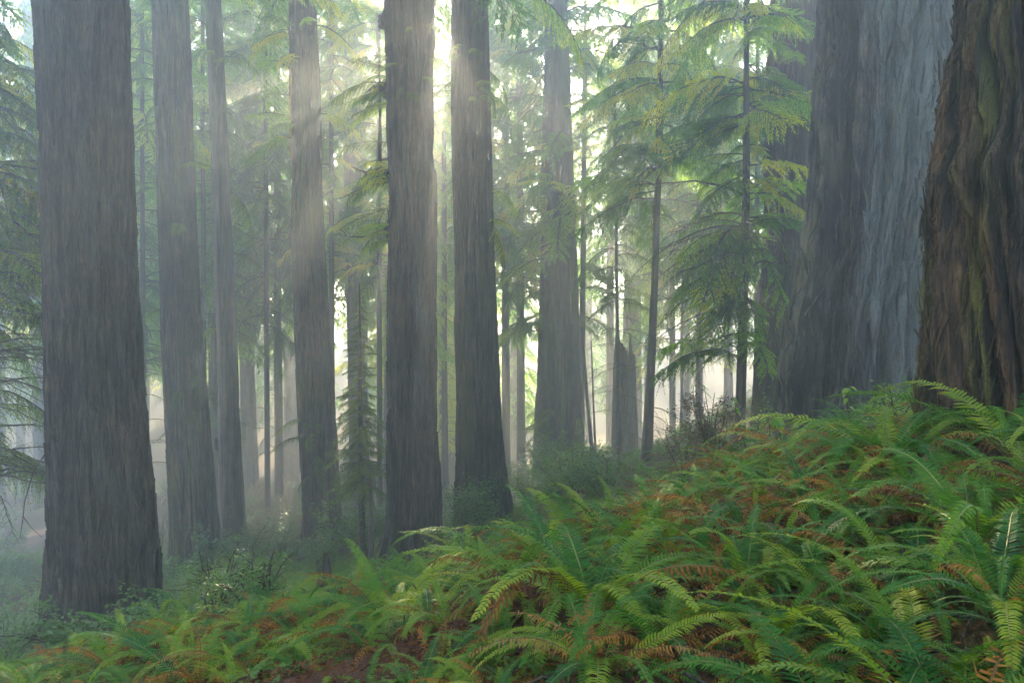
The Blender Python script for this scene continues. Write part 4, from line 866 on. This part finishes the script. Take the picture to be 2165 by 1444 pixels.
# leaning sapling with big bright leaves by the grey giant, and its neighbours
def big_leaf_sapling(x, y, d, h, nl, seed, label, leaf=0.13):
    g = np.random.default_rng(seed); X, Y = at(x, y, d); zb = h1(X, Y)
    u = np.linspace(0, 1, 9); P = np.c_[0.12*h*np.sin(u*2.2+seed), 0.05*h*u, h*u] + np.cumsum(g.normal(0, 0.012, (9, 3)), 0)*h; P -= P[0]
    root = bpy.data.objects.new('leafy_sapling', None); sc.collection.objects.link(root); root.location = (X, Y, zb-0.03); tag(root, label, 'sapling')
    S = Geo(); S.tube(P, 0.008*(1-u)+0.003, 5, 0); link('stem', S.mesh('stem', [M['twig']], True), root)
    for q in range(nl):
        k = g.uniform(0.55, 1.0); p = np.array([np.interp(k, u, P[:, c]) for c in range(3)])
        a = g.uniform(0, 6.28); n_ = 7; v = np.linspace(0, 1, n_); wv_ = np.sin(v**0.8*np.pi)*0.30+0.01; ln = leaf*g.uniform(0.7, 1.2)
        c = np.c_[v*ln, 0*v, 0.1*ln*np.sin(v*3) - 0.6*ln*v**2]; A = np.concatenate([c+np.c_[0*v, wv_*ln, 0.12*wv_*ln], c, c-np.c_[0*v, wv_*ln, -0.12*wv_*ln]])
        f = [(r_*n_+i, r_*n_+i+1, (r_+1)*n_+i+1, (r_+1)*n_+i) for r_ in (0, 1) for i in range(n_-1)]
        link('leaf', make_mesh('leaf', A, np.array(f), [M['bright_leaf']], smooth=True), root, p, (g.uniform(-.4, .4), g.uniform(-.2, .7), a))
big_leaf_sapling(1655, 905, 8.5, 0.62, 9, 1, 'slim sapling with broad drooping bright leaves before the grey giant')
big_leaf_sapling(1600, 935, 9.9, 1.15, 7, 2, 'tall wispy sapling with few bright leaves beside thin dark trunk', 0.09)
big_leaf_sapling(1810, 870, 8.2, 0.75, 8, 3, 'thin sapling with bright leaves rising from the tall fern clump', 0.10)

# crooked dead branch beside the thick dark redwood
G = Geo(); zb = -4.0
P = np.array([px(95, 960, 15.2), px(70, 1000, 15.1), px(52, 1060, 15.0), px(48, 1100, 15.0), px(42, 1138, 14.9)]); G.tube(P-P[0], np.array([.02, .017, .014, .01, .005]), 5, 0)
P2 = np.array([px(48, 1090, 15.0), px(66, 1115, 15.0), px(88, 1135, 15.0)]); G.tube(P2-P[0], np.array([.011, .008, .004]), 4, 0)
br = link('dead_branch', G.mesh('dead_branch', [M['twig']], True), t1['root']); br.location = Vector(P[0]) - t1['base']
# burl on the slim redwood, knobby stubs on the dark redwood
def burl(info, x, y, r, sx=1.0):
    nu, nv = 18, 12; a = np.arange(nu)/nu*2*np.pi; b = np.linspace(0.05, np.pi-0.05, nv); B, A = np.meshgrid(b, a, indexing='ij')
    k = r*(1+0.35*noise3(np.sin(B)*np.cos(A)*2.5, np.sin(B)*np.sin(A)*2.5, np.cos(B)*2.5, int(x)))
    V = np.stack([k*np.sin(B)*np.cos(A)*sx, k*np.sin(B)*np.sin(A), k*np.cos(B)*1.35], -1).reshape(-1, 3)
    i = np.arange(nv-1)[:, None]*nu; j = np.arange(nu)[None]; kk = (j+1) % nu
    f = np.stack([i+j, i+kk, i+nu+kk, i+nu+j], -1).reshape(-1, 4)
    p = Vector(px(x, y, info['d'])) - info['base']; o = link('burl', make_mesh('burl', V, f, [M['bark']], smooth=True, attrs={'tint': np.zeros((len(V), 3))}), info['trunk']); o.location = p
burl(t3, 461, 940, 0.25, 0.7)
for x, y, r in ((817, 373, 0.15), (818, 490, 0.13), (815, 190, 0.18), (812, 45, 0.2)): burl(t6, x, y, r)
def limb(info, pts, d, r0, mat='twig'):
    P = np.array([px(x, y, d+k) for x, y, k in pts]); n = len(P); u = np.linspace(0, 1, n); uu = np.linspace(0, 1, n*4)
    Q = np.stack([np.interp(uu, u, P[:, c]) for c in range(3)], -1); Q[1:-1] = (Q[:-2]+Q[1:-1]+Q[2:])/3
    G = Geo(); G.tube(Q-Q[0], r0*(1-uu)**0.7+0.004, 6, 0); o = link('limb', G.mesh('limb', [M[mat]], True), info['root']); o.location = Vector(Q[0])-info['base']
limb(t6, [(820, 380, 0), (802, 372, -.1), (802, 330, -.15), (804, 250, -.2), (801, 100, -.2)], 22.5, 0.11)
limb(t6, [(820, 378, 0), (800, 372, -.1), (775, 365, -.2), (740, 352, -.3)], 22.5, 0.08); limb(t6, [(820, 492, 0), (800, 492, -.1), (770, 502, -.2), (735, 500, -.3)], 22.5, 0.07)
limb(t6, [(820, 190, 0), (795, 180, -.1), (770, 200, -.1)], 22.5, 0.08)

# ------------------------------------------------------------------ litter, sorrel, twigs, dry grass
def scatter(n, y0, y1, seed, onpath=False):
    g = np.random.default_rng(seed); y = np.sqrt(g.uniform(y0*y0, y1*y1, n)); x = g.uniform(-0.8, 0.8, n)*y
    return x, y, hz(x, y)
g = np.random.default_rng(8)
x, y, z = scatter(70000, 2.2, 11, 801); n = len(x); D = norm(np.c_[g.normal(0, 1, (n, 2)), g.normal(0.1, 0.35, n)]); sd = norm(np.cross(D, np.array([0, 0, 1.])+g.normal(0, 0.6, (n, 3))))
z = z + 0.075*np.clip(1.15-path_dist(x, y)/0.32, 0, 1)**0.3*(path_dist(x, y) < 0.36); G = Geo(); ls = g.uniform(0.02, 0.065, n); G.blades(np.c_[x, y, z+0.02+g.uniform(0, 0.05, n)], D, sd, ls, ls*g.uniform(0.05, 0.22, n), 0)
for _ in range(420):
    yy = g.uniform(2.3, 8); xx = g.uniform(-.75, .75)*yy; a = g.uniform(0, 6.28); ln = g.uniform(0.15, 0.6); u = np.linspace(-0.5, 0.5, 5)
    tx, ty = xx+np.cos(a)*u*ln, yy+np.sin(a)*u*ln; G.tube(np.c_[tx, ty, hz(tx, ty)+0.05+g.normal(0, 0.015, 5)], g.uniform(0.003, 0.008), 4, 1)
tag(link('leaf_litter', G.mesh('leaf_litter', [M['litter'], M['twig']])), 'brown fallen leaves and twigs scattered under the ferns', 'litter', kind='stuff')
x, y, z = scatter(26000, 2.3, 9, 802); k = noise3(x*1.3, y*1.3, 0, 61) + 0.9*np.exp(-((path_dist(x, y)-0.45)/0.18)**2) > 0.28; k &= path_dist(x, y) > 0.27; x, y, z = x[k], y[k], z[k]; n = len(x)
G = Geo(); hgt = g.uniform(0.03, 0.10, n); s = g.uniform(0.010, 0.021, n); a0 = g.uniform(0, 6.28, n)
for q in range(3):
    a = a0+q*2.094; D = norm(np.c_[np.cos(a), np.sin(a), np.full(n, -0.15)]); sd = norm(np.cross(D, np.array([0, 0, 1.])+g.normal(0, 0.2, (n, 3))))
    b = np.c_[x, y, z+hgt]; V = np.stack([b, b+D*s[:, None]*0.7+sd*s[:, None]*0.62, b+D*s[:, None], b+D*s[:, None]*0.7-sd*s[:, None]*0.62], 1).reshape(-1, 3); i = np.arange(n)[:, None]*4
    G.add(V, np.concatenate([i+np.array([[0, 1, 2]]), i+np.array([[0, 2, 3]])]), 0)
tag(link('wood_sorrel', G.mesh('wood_sorrel', [M['clover']])), 'low green wood sorrel leaves along the path and between ferns', 'ground cover', kind='stuff')
# dry grass in the hollow
g2 = np.random.default_rng(9); n = 16000; y = g2.uniform(36, 66, n); x = (g2.normal(575, 90, n)-1082.5)/F*y; z = hz(x, y)
D = norm(np.c_[g2.normal(0, 0.35, (n, 2)), np.ones(n)]); sd = norm(np.cross(D, g2.normal(0, 1, (n, 3)))); G = Geo(); G.blades(np.c_[x, y, z-0.02], D, sd, g2.uniform(0.7, 2.2, n), 0.018, 0, np.c_[g2.normal(0, 0.15, (n, 2)), -0.1*np.ones(n)])
tag(link('dry_grass', G.mesh('dry_grass', [M['straw']])), 'pale dry grass and brush in the foggy hollow', 'grass', kind='stuff')

# ------------------------------------------------------------------ haze
hm, N, L, out = newmat('haze')
pv = N.new('ShaderNodeVolumePrincipled'); pv.inputs['Color'].default_value = (0.83, 0.90, 1.0, 1); pv.inputs['Density'].default_value = HAZE_DENSITY; pv.inputs['Anisotropy'].default_value = HAZE_G
L.new(pv.outputs[0], out.inputs['Volume'])
bv = np.array([(sx*152, sy*152, z_) for z_ in (-20, 47) for sx, sy in ((-1, -1), (1, -1), (1, 1), (-1, 1))], float)
hf = np.array([(3, 2, 1, 0), (4, 5, 6, 7), (0, 1, 5, 4), (1, 2, 6, 5), (2, 3, 7, 6), (3, 0, 4, 7)])
tag(link('haze', make_mesh('haze', bv, hf, [hm])), 'pale blue-grey morning fog filling the forest', 'fog', kind='stuff')
print('objects', len(sc.objects), 'mesh tris', sum(len(m.loops)-2*len(m.polygons) for m in bpy.data.meshes))
